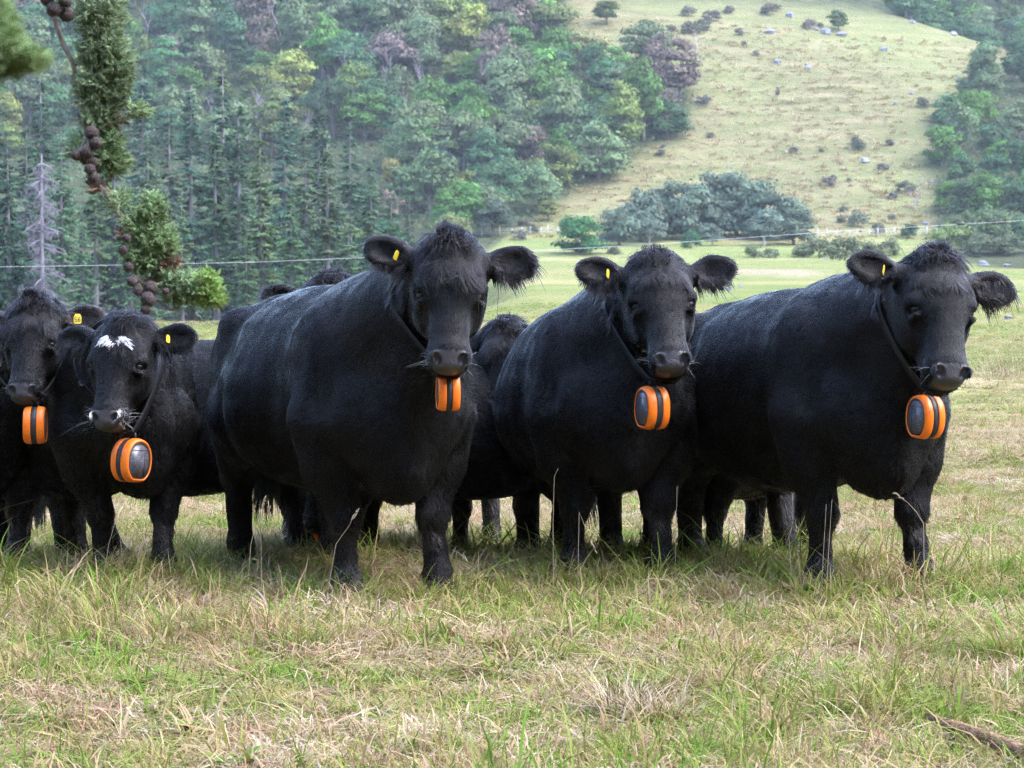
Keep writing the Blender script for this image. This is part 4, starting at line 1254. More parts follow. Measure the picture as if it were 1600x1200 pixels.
dead_spruce(Vector((x_, y_, gz(x_, y_))), at(62, 240, y_).z - gz(x_, y_))

# undergrowth that fills the wood between the crowns
def undergrowth():
    rg = np.random.default_rng(9); n = 150000
    X = rg.uniform(-140, 110, n); Y = rg.uniform(395, 640, n)
    Z = ground_z(X, Y); px, py = to_px(X, Y, Z)
    k = (poly_inside(px, py, BUSH_L) & (px > -150)) | (poly_inside(px, py, BUSH_R) & (px < 1750)) | ((Y > 528) & (px < 1750) & (px > 1455))
    X, Y, Z = X[k], Y[k], Z[k]; n = len(X)
    P = np.stack([X, Y, Z + rg.random(n) ** 1.5 * 1.5 * (.4 + .6 * (wav(X, Y, 2.2, 3) > -.1))], 1)
    N = norm(rg.normal(0, .5, (n, 3)) + np.array((0, -.5, .8))); U = norm(np.cross(N, rg.normal(0, 1, (n, 3)))); W = np.cross(N, U)
    s = .26 * np.exp(rg.normal(0, .3, n))
    me = quads_mesh('undergrowth', P, U * s[:, None], W * s[:, None] * .8, np.clip(.5 + .5 * wav(X, Y, 3.1, 8) * .6 + .2 * rg.normal(0, 1, n), 0, 1), M_LEAF)
    o = link(bpy.data.objects.new('undergrowth', me)); o.color = (.075, .10, .045, 1)
    tag(o, 'low leafy scrub filling the woods between the trees', 'undergrowth', None, 'stuff')
undergrowth()

# ------------------------------------------------------------------ rocks, far fence, wire
def rock_mesh(seed):
    rg = np.random.default_rng(seed); V = []; F = []
    n, m = 7, 10
    for i in range(n + 1):
        for j in range(m):
            th = math.pi * i / n; ph = 2 * math.pi * j / m
            d = np.array((math.sin(th) * math.cos(ph), math.sin(th) * math.sin(ph), math.cos(th)))
            r = 1 + .22 * math.sin(3 * d[0] + seed) + .18 * math.sin(4 * d[1] + 2 * seed) + .15 * math.sin(5 * d[2] - seed) + rg.uniform(-.05, .05)
            V.append(d * r * np.array((1, .8, .6)))
    for i in range(n):
        for j in range(m): F.append((i * m + j, (i + 1) * m + j, (i + 1) * m + (j + 1) % m, i * m + (j + 1) % m))
    return mesh('rock', V, F, M_ROCK, False)
M_ROCK = mat_simple('lichened_rock', (.21, .20, .215), .9, .2, .5, 2.2, .6)
ROCKS = [rock_mesh(i) for i in range(4)]
rk = [(1202, 48, 10), (1235, 22, 10), (1290, 48, 12), (1275, 44, 7), (1315, 52, 11), (1382, 76, 9), (1425, 34, 6), (1490, 52, 8), (1548, 78, 6), (1215, 95, 8), (1262, 105, 6), (1352, 250, 9), (1448, 165, 6), (1260, 100, 4), (1400, 160, 4), (1425, 145, 5), (1447, 348, 7), (1456, 284, 6), (1100, 154, 4),
      (1538, 411, 11), (1575, 414, 7), (1576, 495, 10), (1140, 452, 7), (1158, 447, 5), (1128, 448, 5), (1105, 462, 4), (1548, 447, 4), (1290, 404, 4), (820, 496, 4)]
for i, (px, py, hw) in enumerate(rk):
    p = hit_ground(px, py + hw * .4, 30); o = bpy.data.objects.new('rock', ROCKS[i % 4]); link(o); k = .85 * hw / FPX * p.y
    o.location = p + Vector((0, 0, k * .25)); o.scale = (k, k, k * .9); o.rotation_euler = (0, 0, i * 1.7)
    if py > 400: lb = ('pale boulder behind the ear of the rightmost cow' if i == 19 else 'small grey stone lying in the meadow %s' % ('right of the rightmost cow' if px > 1500 else 'between the two cows on the right' if px > 1000 else 'by the head of the cow peering out'))
    else: lb = 'grey boulder %s of the grassy slope, %s' % ('at the top' if py < 60 else 'in the upper part' if py < 180 else 'in the lower part', 'left of centre' if px < 1230 else 'near the lone round tree' if px < 1340 else 'towards the right thicket')
    tag(o, lb, 'rock', 'boulders and stones')

M_POST = mat_simple('weathered_post', (.42, .39, .36), .9, .15, .35, 3, .3)
M_WIRE = mat_simple('pale_wire', (.5, .5, .52), .45, .4, .1, 20)
def far_fence():
    y = 389.0; root = empty('wire_fence', (0, y, gz(10, y)))
    tag(root, 'far post-and-wire fence along the foot of the slope', 'fence')
    rg = random.Random(8); tops = []; me = None
    for px in np.arange(720, 1640, 15.5):
        px += rg.uniform(-4, 4); x = (px - 800) / FPX * y; yy = y + 2 * math.sin(x * .13); h = rg.choice((.9, .95, 1.0, 1.05, 1.25))
        mb = MB(); z = gz(x, yy) - root.location.z
        mb.tube([(x, yy - y, z - .2), (x + rg.uniform(-.05, .05), yy - y, z + h)], [.09, .08], 6); mb.build('post', M_POST, root)
        tops.append(Vector((x, yy - y, z)))
    for hh in (.35, .65, .9):
        mb = MB(); mb.tube([t + Vector((0, -.09, hh)) for t in tops], .012, 3, False); mb.build('wire', M_WIRE, root)
far_fence()
def near_wire():
    ctl = [(-260, 423), (0, 417), (200, 414), (400, 409.5), (560, 403), (720, 397), (860, 390.5), (1000, 383), (1100, 376), (1300, 362), (1500, 350.5), (1600, 344.5), (1800, 331)]
    Y = 30.0
    pts = [at(px, py, Y + (px - 800) * .002) for px, py in ctl]
    root = empty('fence_wire', (pts[0].x, pts[0].y, gz(pts[0].x, pts[0].y)))
    tag(root, 'single pale electric fence wire stretched behind the cattle', 'fence wire')
    o = root.location
    mb = MB(); mb.tube([p - o for p in pts], .0019, 5, False); mb.build('wire', M_WIRE, root)
    for p in (pts[0], pts[-1]):
        mb = MB(); z = gz(p.x, p.y); mb.tube([Vector((p.x, p.y, z - .3)) - o, Vector((p.x, p.y, p.z + .08)) - o], [.06, .055], 8); mb.build('post', M_POST, root)
    p = at(1501, 350.4, Y + 1.4) - o
    mb = MB(); mb.tube([p - Vector((.05, 0, -.002)), p + Vector((.05, 0, .003))], .010, 6); mb.build('insulator', M_BAND, root)
near_wire()

# ------------------------------------------------------------------ the cypress whose branch hangs into view
M_CONE = mat_simple('cone_scales', (.075, .056, .056), .75, .25, .5, 60, .6)
M_TWIG = mat_simple('lichened_twig', (.20, .17, .155), .9, .15, .7, 60, .4)
def cypress():
    rg = np.random.default_rng(21); D = 5.6
    root = empty('cypress_tree', (-4.2, -1.5, 0))
    tag(root, 'old cypress whose drooping cone-laden branch hangs in at the upper left', 'tree')
    o = Vector(root.location)
    def W(px, py, d=D): return at(px, py, d) - o
    T = Vector((0, 0, 0))
    mb = MB(); mb.tube([(0, 0, -.3), (0, .1, 1.5), (.2, .3, 4), (.1, .2, 8)], [.55, .42, .34, .15], 12)
    t = mb.build('trunk', M_BARK, root); t.color = (.2, .16, .14, 1)
    stem = [Vector((.2, .3, 3.6)), Vector((1.2, 3.0, 4.1)), Vector((2.2, 5.8, 3.6)), W(20, -300), W(48, -120), W(75, -30), W(86, 25), W(100, 70), W(116, 100), W(124, 150), W(138, 210), W(150, 285), W(165, 298), W(186, 335), W(205, 365), W(207, 400), W(214, 430), W(235, 462), W(262, 480), W(284, 488)]
    rad = [.09, .07, .05, .03, .009, .0055, .005, .005, .0048, .0045, .0042, .0042, .0042, .004, .0036, .0032, .003, .0026, .0022, .0015]
    mb = MB(); mb.tube([p_ + (Vector((0, -.012, 0)) if i_ > 4 else Vector((0, 0, 0))) for i_, p_ in enumerate(stem)], rad, 7)
    mb.tube([W(165, 185), W(180, 188), W(196, 182), W(212, 172)], [.003, .0028, .0022, .0015], 5)
    mb.tube([W(150, 285), W(158, 240), W(160, 190), W(165, 120), W(160, 60), W(150, 0), W(140, -60)], [.004, .005, .005, .005, .005, .004, .003], 6)
    mb.tube([W(207, 395), W(225, 370), W(236, 340), W(240, 315)], [.0035, .003, .0025, .0015], 5)
    mb.tube([W(235, 462), W(262, 440), W(300, 440), W(325, 425)], [.003, .003, .0025, .0015], 5)
    t = mb.build('branch', M_TWIG, root)
    # foliage: masses of cord-like twigs.  (x, y, rx, ry, count, lean)
    def spray(blobs, name, color, d=D, jit=.05, rt=.0012, ln=.021):
        V = []; F = []; LVV = []
        for (cx, cy, rx, ry, n, lean) in blobs:
            n = int(n * 1.9)
            c = W(cx, cy, d)
            k = d / FPX
            q = rnd_dirs(n, rg) * (rg.random(n) ** .45)[:, None]
            P = np.array(c) + q * np.array((rx * k, max(.035, rx * k), ry * k))
            dirs = norm(q * np.array((1.1, .8, .35)) + np.array((lean, 0, .30)) + rg.normal(0, .55, (n, 3)))
            for i in range(n):
                l = ln * (.6 + .8 * rg.random()); p0 = Vector(P[i]); dv = Vector(dirs[i])
                bend = Vector(rg.normal(0, .25, 3)); lv = float(np.clip(.45 + .3 * q[i, 2] + .25 * rg.normal(), 0, 1))
                segs = [(p0, p0 + dv * l * .55, p0 + (dv + bend * .5).normalized() * l)]
                for s in range(3):
                    b0 = p0 + dv * l * (.2 + .25 * s); sd = Vector(norm((np.array(dv) + rg.normal(0, .6, 3))[None])[0])
                    l2 = l * (.55 - .1 * s); segs.append((b0, b0 + sd * l2 * .5, b0 + (sd + dv * .4).normalized() * l2))
                for (a, b, e) in segs:
                    i0 = len(V); t_ = (e - a).normalized(); u = t_.cross(Vector((.3, .8, .5))).normalized(); v = t_.cross(u)
                    for pp, r in ((a, rt), (b, rt * 1.15), (e, rt * .5)):
                        for ang in (0, 2.094, 4.189):
                            V.append(pp + (u * math.cos(ang) + v * math.sin(ang)) * r); LVV.append(lv)
                    for j in range(2):
                        for m in range(3): F.append((i0 + j * 3 + m, i0 + j * 3 + (m + 1) % 3, i0 + (j + 1) * 3 + (m + 1) % 3, i0 + (j + 1) * 3 + m))
        me = mesh(name, np.array([tuple(v) for v in V]), np.array(F), M_NEEDLE, False); attr(me, 'lv', np.array(LVV, np.float32))
        ob = link(bpy.data.objects.new(name, me), root); ob.color = (*color, 1); return ob
    spray([(155, 20, 34, 42, 300, .1), (163, 80, 34, 42, 340, .15), (165, 135, 32, 40, 330, .1), (158, 185, 26, 26, 190, .0), (182, 110, 20, 36, 170, .4), (135, 150, 12, 40, 50, -.3)], 'foliage_spray', (.22, .29, .165))
    spray([(172, 250, 24, 22, 190, .3), (170, 225, 16, 20, 90, .2), (213, 174, 11, 9, 45, .3), (185, 315, 10, 20, 40, -.3), (120, 230, 10, 26, 26, -.5)], 'foliage_spray', (.23, .315, .16))
    spray([(238, 330, 17, 26, 150, .1), (236, 375, 30, 28, 280, .2), (225, 405, 26, 22, 200, .0), (258, 385, 14, 22, 90, .4), (212, 350, 12, 14, 50, -.2)], 'foliage_spray', (.23, .32, .155))
    spray([(280, 450, 24, 22, 210, .1), (300, 455, 20, 20, 120, .2), (262, 435, 14, 14, 70, .1)], 'foliage_spray', (.23, .315, .17))
    spray([(322, 450, 13, 26, 150, .25), (332, 466, 9, 16, 60, .3)], 'foliage_spray', (.25, .36, .11))
    spray([(262, 414, 11, 8, 34, .2), (158, 296, 9, 6, 16, 0), (196, 368, 5, 5, 9, 0), (180, 190, 10, 4, 9, .3), (240, 440, 5, 10, 9, .1)], 'browned_spray', (.20, .12, .085))
    spray([(2, 80, 28, 44, 300, .3), (38, 92, 26, 14, 120, .6), (-5, 22, 18, 22, 90, .1)], 'foliage_spray', (.23, .32, .14), 2.7, .05, .0009, .013)
    mb = MB(); mb.tube([Vector((.2, .3, 2.6)), Vector((1.5, 2.2, 2.3)), W(-160, 40, 2.7), W(-20, 90, 2.7), W(30, 98, 2.7)], [.05, .03, .012, .004, .002], 6); mb.build('branch', M_TWIG, root)
    # cones: faceted woody scales
    cones = [(84, 14, 12), (104, 22, 12), (74, 0, 10), (102, 2, 10), (92, -12, 12), (143, 208, 11), (150, 224, 9.5), (136, 238, 10.5), (120, 243, 8.5), (146, 254, 8), (146, 277, 9.5), (133, 250, 8), (140, 264, 8.5), (198, 372, 7), (192, 391, 7.5), (201, 417, 8), (206, 440, 8.5), (216, 455, 8.5), (235, 450, 11), (231, 468, 12), (212, 437, 7), (259, 455, 6), (228, 484, 8)]
    M = {}
    for i, (px, py, r) in enumerate(cones):
        V = []; F = []; n, m = 10, 14
        for a in range(n + 1):
            for b in range(m):
                th = math.pi * a / n; ph = 2 * math.pi * b / m + .2 * a
                sc = 1 + .15 * math.cos(3.5 * th * 2) * math.cos(5 * ph + (2.2 if (a // 3) % 2 else 0)) + .03 * rg.normal()
                V.append((math.sin(th) * math.cos(ph) * sc, math.sin(th) * math.sin(ph) * sc, math.cos(th) * sc))
        for a in range(n):
            for b in range(m): F.append((a * m + b, (a + 1) * m + b, (a + 1) * m + (b + 1) % m, a * m + (b + 1) % m))
        if i < 4: M[i] = mesh('cone', V, F, M_CONE)
        ob = bpy.data.objects.new('cone', M[i % 4]); link(ob, root)
        mb = MB(); nb = min(stem[5:], key=lambda q_: (q_ - W(px, py)).length); mb.tube([nb, W(px, py, D - .04)], [.0028, .0022], 5); mb.build('cone_stalk', M_TWIG, root)
        ob.location = W(px, py, D - .05 - .04 * rg.random()); k = .98 * r * D / FPX; ob.scale = (k, k, k); ob.rotation_euler = tuple(rg.uniform(0, 6, 3))
    # unseen crown, widened over and behind the camera to block frontal sky
    n = 26000
    cc = np.stack([rg.uniform(-8, 12, 140), rg.uniform(-13, -2.5, 140), rg.uniform(3.6, 12.5, 140)], 1); ci = rg.integers(0, 140, n)
    P = cc[ci] + rnd_dirs(n, rg) * (1.5 * rg.random(n) ** .4)[:, None] * np.array((1, 1, .7)); P[:, 2] = np.maximum(P[:, 2], 2.6 + .3 * rg.random(n))
    N = rnd_dirs(n, rg); U = norm(np.cross(N, rg.normal(0, 1, (n, 3)))); Wd = np.cross(N, U)
    me = quads_mesh('crown', P, U * .22, Wd * .15, rg.random(n), M_LEAF); ob = link(bpy.data.objects.new('crown', me), root); ob.color = (.045, .075, .03, 1)
cypress()
# ------------------------------------------------------------------ grass
def mat_grass():
    t = NT('grass_blades')
    ti = t.n('ShaderNodeAttribute', attribute_name='tint', attribute_type='INSTANCER').outputs['Fac']
    bv = t.n('ShaderNodeAttribute', attribute_name='bv').outputs['Fac']
    ht = t.n('ShaderNodeAttribute', attribute_name='ht').outputs['Fac']
    m = t.math('ADD', ti, t.math('MULTIPLY_ADD', bv, .75)); m.node.inputs[1].links[0].from_node.inputs[2].default_value = -.375
    c = t.ramp(m, [(.0, (.090, .205, .016)), (.22, (.155, .265, .028)), (.42, (.230, .240, .055)), (.58, (.34, .235, .118)), (.78, (.46, .33, .205)), (1.0, (.55, .44, .33))])
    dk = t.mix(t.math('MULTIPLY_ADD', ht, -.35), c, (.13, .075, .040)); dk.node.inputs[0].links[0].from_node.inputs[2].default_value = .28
    geo = t.n('ShaderNodeNewGeometry').outputs['Position']
    ru = t.ramp(t.noise(4.2, 3, .6, geo), [(.48, (0, 0, 0)), (.66, (1, 1, 1))])
    dk = t.mix(t.math('MULTIPLY', ru, .8), dk, t.mix(bv, (.25, .13, .075), (.46, .30, .20)))
    oc = t.ramp(t.noise(3.1, 3, .6, t.n('ShaderNodeVectorMath', operation='ADD', i_1=(7.3, 2.1, 0)).outputs[0]), [(.50, (0, 0, 0)), (.64, (1, 1, 1))])
    t.l(geo, oc.node.inputs[0].links[0].from_node.inputs['Vector'].links[0].from_node.inputs[0])
    dk = t.mix(t.math('MULTIPLY', oc, .5), dk, t.mix(bv, (.16, .165, .03), (.34, .29, .085)))
    b = t.bsdf(dk, .6, .08)
    tr = t.n('ShaderNodeBsdfTranslucent'); t.l(dk, tr.inputs[0])
    mx = t.n('ShaderNodeMixShader'); mx.inputs[0].default_value = .3
    t.l(b.outputs[0], mx.inputs[1]); t.l(tr.outputs[0], mx.inputs[2])
    return t.done(mx)
M_GRASS = mat_grass()
def tuft(seed, n=34, h=.14, spread=.06, lean=.6, width=.0028, bias=0.0, seg=4):
    rg = np.random.default_rng(seed)
    V = []; F = []; BV = []; HT = []
    for i in range(n):
        a = rg.random() * 6.283; r = spread * math.sqrt(rg.random())
        p = np.array((math.cos(a) * r, math.sin(a) * r, -.01))
        az = a + rg.normal(0, .9); L_ = h * math.exp(rg.normal(0, .35)); le = lean * abs(rg.normal(.6, .5))
        d = np.array((math.cos(az) * le, math.sin(az) * le, 1.0)); d /= np.linalg.norm(d)
        curl = np.array((math.cos(az), math.sin(az), -.9 * lean)) * (.35 + .75 * rg.random()) * lean
        w0 = width * (.6 + .8 * rg.random()); sd = np.array((-math.sin(az), math.cos(az), 0)) ; b = np.clip(rg.normal(.5, .28) + bias, 0, 1)
        sd = sd + rg.normal(0, .3, 3); sd /= np.linalg.norm(sd)
        i0 = len(V); q = p.copy(); st = L_ / seg
        for k in range(seg + 1):
            t = k / seg; ww = w0 * (1 - t ** 2.2) + .0002
            V.append(q - sd * ww); V.append(q + sd * ww); BV += [b, b]; HT += [t, t]
            dd = d + curl * t * 1.1; dd /= np.linalg.norm(dd); q = q + dd * st; q[2] = max(q[2], .004)
        for k in range(seg): F.append((i0 + 2 * k, i0 + 2 * k + 1, i0 + 2 * k + 3, i0 + 2 * k + 2))
    me = mesh('grass_tuft', V, np.array(F), M_GRASS)
    attr(me, 'bv', np.array(BV, np.float32)); attr(me, 'ht', np.array(HT, np.float32))
    return me
def leafy(seed):
    """broad-leaved weed rosette"""
    rg = np.random.default_rng(seed); V = []; F = []; BV = []; HT = []
    for i in range(9):
        az = i * 2.4 + rg.normal(0, .2); L_ = .05 + .04 * rg.random(); el = .5 + .5 * rg.random(); i0 = len(V)
        for k in range(5):
            t = k / 4; w = .014 * math.sin(math.pi * min(1, t * .92 + .06)); c = np.array((math.cos(az) * L_ * t, math.sin(az) * L_ * t, L_ * el * (t - .55 * t * t) * 1.6))
            s = np.array((-math.sin(az), math.cos(az), 0)) * w
            V.append(c - s + (0, 0, .003)); V.append(c + s + (0, 0, .003)); BV += [.12, .12]; HT += [t, t]
        for k in range(4): F.append((i0 + 2 * k, i0 + 2 * k + 1, i0 + 2 * k + 3, i0 + 2 * k + 2))
    me = mesh('weed', V, np.array(F), M_GRASS); attr(me, 'bv', np.array(BV, np.float32)); attr(me, 'ht', np.array(HT, np.float32)); return me
def scatter(name, protos, P, rot, scl, vid, tint, label, cat):
    c = bpy.data.collections.new(name + '_protos')
    for i, me in enumerate(protos): c.objects.link(bpy.data.objects.new('%s_proto_%02d' % (name, i), me))
    me = bpy.data.meshes.new(name); me.vertices.add(len(P)); me.vertices.foreach_set('co', P.astype(np.float32).ravel()); me.update()
    attr(me, 'rot', rot.astype(np.float32), typ='FLOAT_VECTOR'); attr(me, 'scl', scl.astype(np.float32), typ='FLOAT_VECTOR')
    attr(me, 'vid', vid.astype(np.int32), typ='INT'); attr(me, 'tint', tint.astype(np.float32))
    o = link(bpy.data.objects.new(name, me)); tag(o, label, cat, None, 'stuff')
    g = bpy.data.node_groups.new(name, 'GeometryNodeTree')
    g.interface.new_socket('Geometry', in_out='INPUT', socket_type='NodeSocketGeometry'); g.interface.new_socket('Geometry', in_out='OUTPUT', socket_type='NodeSocketGeometry')
    N = g.nodes; gi = N.new('NodeGroupInput'); go = N.new('NodeGroupOutput'); ci = N.new('GeometryNodeCollectionInfo')
    ci.inputs['Collection'].default_value = c; ci.inputs['Separate Children'].default_value = True; ci.inputs['Reset Children'].default_value = True
    ip = N.new('GeometryNodeInstanceOnPoints'); ip.inputs['Pick Instance'].default_value = True
    def na(nm, ty):
        a = N.new('GeometryNodeInputNamedAttribute'); a.data_type = ty; a.inputs['Name'].default_value = nm; return a.outputs[0]
    g.links.new(gi.outputs[0], ip.inputs['Points']); g.links.new(ci.outputs[0], ip.inputs['Instance'])
    g.links.new(na('vid', 'INT'), ip.inputs['Instance Index']); g.links.new(na('rot', 'FLOAT_VECTOR'), ip.inputs['Rotation']); g.links.new(na('scl', 'FLOAT_VECTOR'), ip.inputs['Scale'])
    g.links.new(ip.outputs[0], go.inputs[0])
    md = o.modifiers.new('scatter', 'NODES'); md.node_group = g
    return o
def greenness(X, Y):
    """0 green .. 1 straw, in patches"""
    return np.clip(.54 + .22 * wav(X, Y, .38, 3.0) + .28 * wav(X, Y, .12, 6.0) + .22 * wav(X, Y, .05, 2.0) + .12 * wav(X, Y, 1.1, 9.0), .04, .98)
def grass():
    rg = np.random.default_rng(4)
    up = [tuft(i, 40, .080, .065, 1.2, .0021, -.05) for i in range(5)]           # 0-4 upright green
    mat_ = [tuft(20 + i, 52, .12, .10, 3.4, .0015, .15) for i in range(5)]        # 5-9 flattened thatch
    tall = [tuft(40 + i, 34, .15, .055, 1.0, .0022, -.02) for i in range(3)]        # 10-12 taller clump
    weed = [leafy(60 + i) for i in range(2)]                                      # 13-14
    protos = up + mat_ + tall + weed
    def band(y0, y1, dens, k0, seedshift):
        half = lambda y: y * .20 + .5
        n = int(dens * (y1 - y0) * (half(y0) + half(y1)))
        t = rg.random(n); a, b = half(y0), half(y1)
        Y = y0 + (y1 - y0) * ((np.sqrt(a * a + (b * b - a * a) * t) - a) / (b - a) if abs(b - a) > 1e-6 else t)
        X = (rg.random(n) * 2 - 1) * half(Y)
        return X, Y, np.full(n, k0)
    parts = [band(6.8, 12.4, 430, 1.0, 0), band(12.4, 17, 300, 1.08, 0), band(17, 26, 130, 1.15, 0), band(26, 48, 42, 1.25, 0), band(48, 80, 12, 1.5, 0)]
    X = np.concatenate([p[0] for p in parts]); Y = np.concatenate([p[1] for p in parts]); K = np.concatenate([p[2] for p in parts])
    n = len(X); g = greenness(X, Y); far = sstep(Y, 15, 30)
    g = g * (1 - far) + far * np.clip(.50 + .30 * wav(X, Y, 2.2, 4) - .16 * sstep(Y, 22, 45), .05, .95)
    r = rg.random(n); vid = np.where(r < .22 + .5 * g, 5 + rg.integers(0, 5, n), rg.integers(0, 5, n))
    tallp = sstep(wav(X, Y, .55, 12.0), .35, .75) * (Y < 15)
    vid = np.where(rg.random(n) < .20 * tallp + .006 + .10 * (np.abs(Y - 11.7) < .55), 10 + rg.integers(0, 3, n), vid)
    vid = np.where((rg.random(n) < .008 * (1 - g)) & (Y < 14), 13 + rg.integers(0, 2, n), vid)
    tint = np.clip(g + rg.normal(0, .20, n), 0, 1); tint = np.where(vid >= 13, .05, np.where(vid >= 10, tint * .7, tint))
    fp = np.array([(f_.x, f_.y) for f_ in FEET]); m_ = 26                        # ungrazed tufts left standing round the hooves
    fx = np.repeat(fp[:, 0], m_) + rg.normal(0, .14, len(fp) * m_); fy = np.repeat(fp[:, 1], m_) - .10 + rg.normal(0, .13, len(fp) * m_); q_ = len(fx)
    X = np.concatenate([X, fx]); Y = np.concatenate([Y, fy]); K = np.concatenate([K, np.full(q_, 1.0)]); n = len(X)
    vid = np.concatenate([vid, np.where(rg.random(q_) < .5, 10 + rg.integers(0, 3, q_), np.where(rg.random(q_) < .6, 5 + rg.integers(0, 5, q_), rg.integers(0, 5, q_)))]); tint = np.concatenate([tint, np.clip(rg.normal(.42, .25, q_), 0, 1)])
    Z = ground_z(X, Y)
    s = K * np.exp(rg.normal(0, .22, n)) * (1 - .25 * sstep(Y, 12.5, 16)); hs = s * (.85 + .3 * wav(X, Y, .7, 2)) * (1 - .5 * sstep(Y, 15, 28))
    rot = np.stack([rg.normal(0, .12, n), rg.normal(0, .12, n), rg.random(n) * 6.283], 1)
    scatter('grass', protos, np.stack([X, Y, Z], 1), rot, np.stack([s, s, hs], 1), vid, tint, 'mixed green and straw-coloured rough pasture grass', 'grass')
    print('tufts', n)
grass()
def far_grass():
    rg = np.random.default_rng(14); protos = [tuft(80 + i, 26, .10, .07, 1.0, .009, 0, 2) for i in range(4)]
    n = 42000; Y = rg.uniform(383, 505, n); X = rg.uniform(-1, 1, n) * (Y * .205)
    Z = ground_z(X, Y); px, py = to_px(X, Y, Z)
    k = ~(poly_inside(px, py, BUSH_L) | poly_inside(px, py, BUSH_R)) & (px > 690) & (py > -30) & (py < 520) & (rg.random(n) < np.where(Y > 385, .95, .45))
    X, Y, Z = X[k], Y[k], Z[k]; n = len(X); hill = sstep(Y, 380, 402)
    tr = wav(X * .35, Z * 6, 2.2, 4)
    keep = rg.random(n) < np.where(hill > .5, .12 + .14 * (tr > .1), .3); X, Y, Z, hill = X[keep], Y[keep], Z[keep], hill[keep]; n = len(X)
    s = np.exp(rg.normal(0, .35, n)) * (2.6 + .9 * hill); tint = np.clip(.52 + .22 * hill + .18 * wav(X, Y, 17, 4) + .10 * rg.normal(0, 1, n), .1, .95)
    rot = np.stack([np.zeros(n), np.zeros(n), rg.random(n) * 6.283], 1)
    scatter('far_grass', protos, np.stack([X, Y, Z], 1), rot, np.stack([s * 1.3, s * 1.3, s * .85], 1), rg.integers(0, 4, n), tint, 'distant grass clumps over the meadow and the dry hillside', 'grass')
    print('far tufts', n)
far_grass()
M_STALK = mat_simple('dry_stalk', (.33, .26, .18), .7, .15, .3, 40)
def stalks():
    """single dry flower stalks that stand up against the cattle"""
    D = 11.2
    lst = [([(384, 905), (392, 850), (402, 810), (414, 781)], D, 'tall dry stalk against the hind legs of the big middle cow'), ([(409, 915), (408, 860), (408, 797)], D, 'straight dry stalk left of the big middle cow\'s hind leg'), ([(505, 870), (525, 850), (545, 822), (557, 800)], 11.0, 'bent dry stalk across the foreleg of the big middle cow'),
           ([(372, 912), (380, 880), (392, 873), (404, 875), (400, 905)], D, 'arched dry stalk at the feet of the big middle cow'), ([(1234, 935), (1236, 890), (1233, 840), (1239, 815), (1238, 775)], 11.3, 'thin straight stalk left of the rightmost cow\'s foreleg'), ([(1290, 905), (1296, 840), (1300, 780), (1322, 807)], 11.2, 'broken dry stalk over the foreleg of the rightmost cow'),
           ([(1282, 903), (1288, 840), (1291, 788)], 11.2, 'pale stalk beside the broken stalk at the rightmost cow'), ([(1443, 818), (1432, 800), (1418, 785), (1400, 772)], 11.0, 'seeding stalk leaning over the outer foreleg of the rightmost cow'), ([(1054, 890), (1056, 830), (1058, 760)], 11.6, 'thin green stalk between the two cows on the right'),
           ([(865, 905), (864, 820), (866, 745), (872, 732)], 11.3, 'tall dry stalk by the near foreleg of the right middle cow'), ([(905, 800), (915, 825), (930, 860)], 11.4, 'slanting seeding stalk at the right middle cow\'s legs'), ([(158, 900), (170, 850), (190, 780), (196, 790)], 11.6, 'dry stalk in front of the white-blazed cow\'s foreleg'), ([(195, 900), (188, 840), (180, 795)], 11.7, 'upright stalk beside the white-blazed cow\'s unit'),
           ([(98, 750), (120, 748), (138, 736)], 11.9, 'dry stalk lying across the hind leg behind the white-blazed cow'), ([(1045, 1130), (1060, 1060), (1072, 1010), (1080, 990)], 8.8, 'pale stalk rising from the foreground grass'), ([(1142, 1190), (1158, 1140), (1180, 1095), (1205, 1050)], 8.5, 'slanting stalk in the bottom middle grass'), ([(695, 1200), (693, 1170), (690, 1150)], 8.0, 'stubby brown seed head at the bottom edge'), ([(245, 1120), (247, 1090), (240, 1050), (232, 1042)], 8.8, 'green stalk with pale head in the foreground left')]
    for i, (pp, d, lb) in enumerate(lst):
        pts = [at(x, y, d) for x, y in pp]
        if i != 13: pts[0].z = min(pts[0].z, gz(pts[0].x, pts[0].y) - .01) if pp[0][1] > 860 else pts[0].z
        if pp[0][1] <= 860 and i != 13:
            b = pts[0] - (pts[1] - pts[0]).normalized() * .02; pts = [Vector((b.x, b.y + .02, gz(b.x, b.y) - .01))] + pts
        root = empty('grass_stalk', (pts[0].x, pts[0].y, pts[0].z)); o = Vector(root.location)
        # smooth path
        q = []
        for k in range(len(pts) - 1):
            for t in (0, .33, .66): q.append(pts[k].lerp(pts[k + 1], t) - o)
        q.append(pts[-1] - o)
        mb = MB(); mb.tube(q, [.0015 - .0008 * k / len(q) for k in range(len(q))], 5); mb.build('stem', M_STALK, root)
        if i in (0, 2, 7, 10, 16, 17):
            mb = MB(); a = q[-1]; b = q[-2]; dv = (a - b).normalized()
            for k in range(12):
                c = a - dv * (.045 * k / 12); e = Vector((random.uniform(-1, 1), random.uniform(-1, 1), random.uniform(-1, 1))).normalized() * .5 + dv
                mb.tube([c, c + e * .008, c + e * .014], [.0012, .0022, .0006], 4)
            mb.build('seed_head', M_STALK, root)
        tag(root, lb, 'stalk', 'dry stalks in the grass')
stalks()
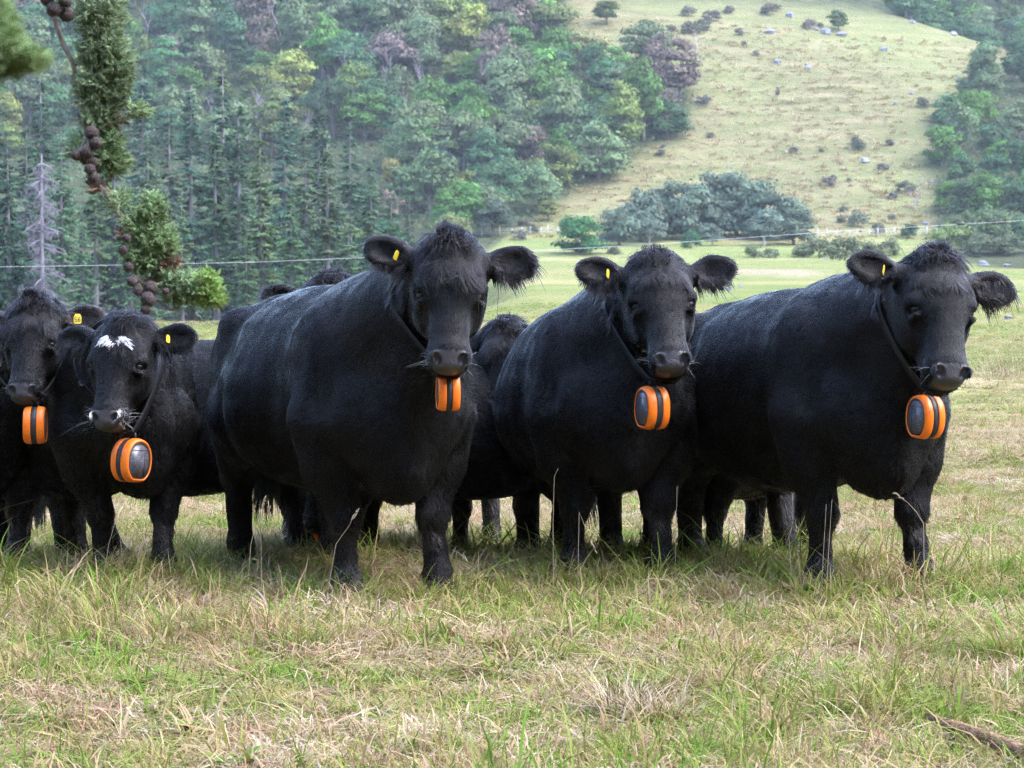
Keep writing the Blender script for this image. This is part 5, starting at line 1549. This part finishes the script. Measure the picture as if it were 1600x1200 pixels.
def tussock(cx, cy, n, h, label, spread, tint=.95):
    p = hit_ground(cx, cy, 7.0, 30); rg = np.random.default_rng(int(cx)); me = tuft(int(cx), n, h, spread, .9, .0013, .25, 5)
    t = NT('pale_straw'); bv = t.n('ShaderNodeAttribute', attribute_name='bv').outputs['Fac']; c = t.ramp(bv, [(.2, (.19, .12, .07)), (.6, (.31, .22, .14)), (1, (.42, .32, .23))]); me.materials.clear(); me.materials.append(t.done(t.bsdf(c, .6, .3)))
    o = link(bpy.data.objects.new('dry_tussock', me)); o.location = p; tag(o, label, 'tussock')
tussock(968, 1120, 330, .14, 'pale dry tussock in the foreground right of centre', .07)
tussock(1035, 1135, 330, .13, 'pinkish dry tussock beside the pale one in the foreground', .08)
tussock(1555, 578, 120, .45, 'rust-brown rush clump in the meadow, nearer the right cow', .25)
tussock(1590, 578, 160, .5, 'rust-brown rush clump in the meadow at the right edge', .3)
def stick():
    pts = [hit_ground(x, y, 6.5, 20) for x, y in ((1448, 1143), (1490, 1163), (1540, 1184), (1600, 1206), (1640, 1222))]
    t = NT('rotting_wood'); tc = t.n('ShaderNodeTexCoord').outputs['Object']; mp = t.n('ShaderNodeMapping'); mp.inputs['Scale'].default_value = (8, 8, 60); mp.inputs['Rotation'].default_value = (0, 1.35, 0); t.l(tc, mp.inputs[0])
    f = t.noise(3, 6, .7, mp.outputs[0], .6); c = t.ramp(f, [(.35, (.06, .035, .022)), (.52, (.19, .105, .06)), (.68, (.36, .22, .13))]); m = t.done(t.bsdf(c, .9, .15, t.bump(f, .8, .01)))
    o = pts[0].copy(); mb = MB(); z = Vector((0, 0, .050))
    mb.tube([p - o + z + Vector((0, 0, .004 * ((i * 7) % 3))) for i, p in enumerate(pts)], [.009, .019, .021, .024, .025], 10)
    ob = mb.build('fallen_branch', m); ob.location = o
    for v in ob.data.vertices:
        v.co += Vector((random.uniform(-1, 1), random.uniform(-1, 1), random.uniform(-1, 1))) * .0035
    tag(ob, 'broken brown branch lying in the grass in the bottom right corner', 'branch')
stick()

# ------------------------------------------------------------------ the hazy air
def haze():
    x0, x1, y0, y1, z0, z1 = -480, 480, -40, 900, -12, 300
    V = [(x, y, z) for x in (x0, x1) for y in (y0, y1) for z in (z0, z1)]
    F = [(0, 1, 3, 2), (4, 6, 7, 5), (0, 4, 5, 1), (2, 3, 7, 6), (0, 2, 6, 4), (1, 5, 7, 3)]
    m = bpy.data.materials.new('haze'); m.use_nodes = True; t = m.node_tree; t.nodes.clear()
    out = t.nodes.new('ShaderNodeOutputMaterial'); v = t.nodes.new('ShaderNodeVolumePrincipled')
    v.inputs['Color'].default_value = (.86, .92, 1, 1); v.inputs['Density'].default_value = .00014; v.inputs['Anisotropy'].default_value = .2
    t.links.new(v.outputs[0], out.inputs['Volume'])
    o = obj('haze', V, F, m, None, False); tag(o, 'thin blue haze between the camera and the hill', 'haze', None, 'stuff')
haze()

# ------------------------------------------------------------------ tell apart the look-alikes by their place
def tell_apart():
    by = {}
    for o in S.objects:
        if o.parent is None and o.get('label') and o.get('category'): by.setdefault(o['label'], []).append(o)
    for lb, obs in by.items():
        n = len(obs)
        if n < 2: continue
        obs.sort(key=lambda o: float(to_px(o.location.x, o.location.y, o.location.z)[0]))
        words = {2: ('left one', 'right one'), 3: ('left one', 'middle one', 'right one')}.get(n) or tuple('%s one' % w_ for w_ in ('leftmost', 'second', 'third', 'fourth', 'fifth', 'sixth', 'seventh', 'eighth'))
        for o, w_ in zip(obs, words):
            if len((lb + ' ' + w_).split()) <= 16: o['label'] = lb + ', ' + w_
tell_apart()
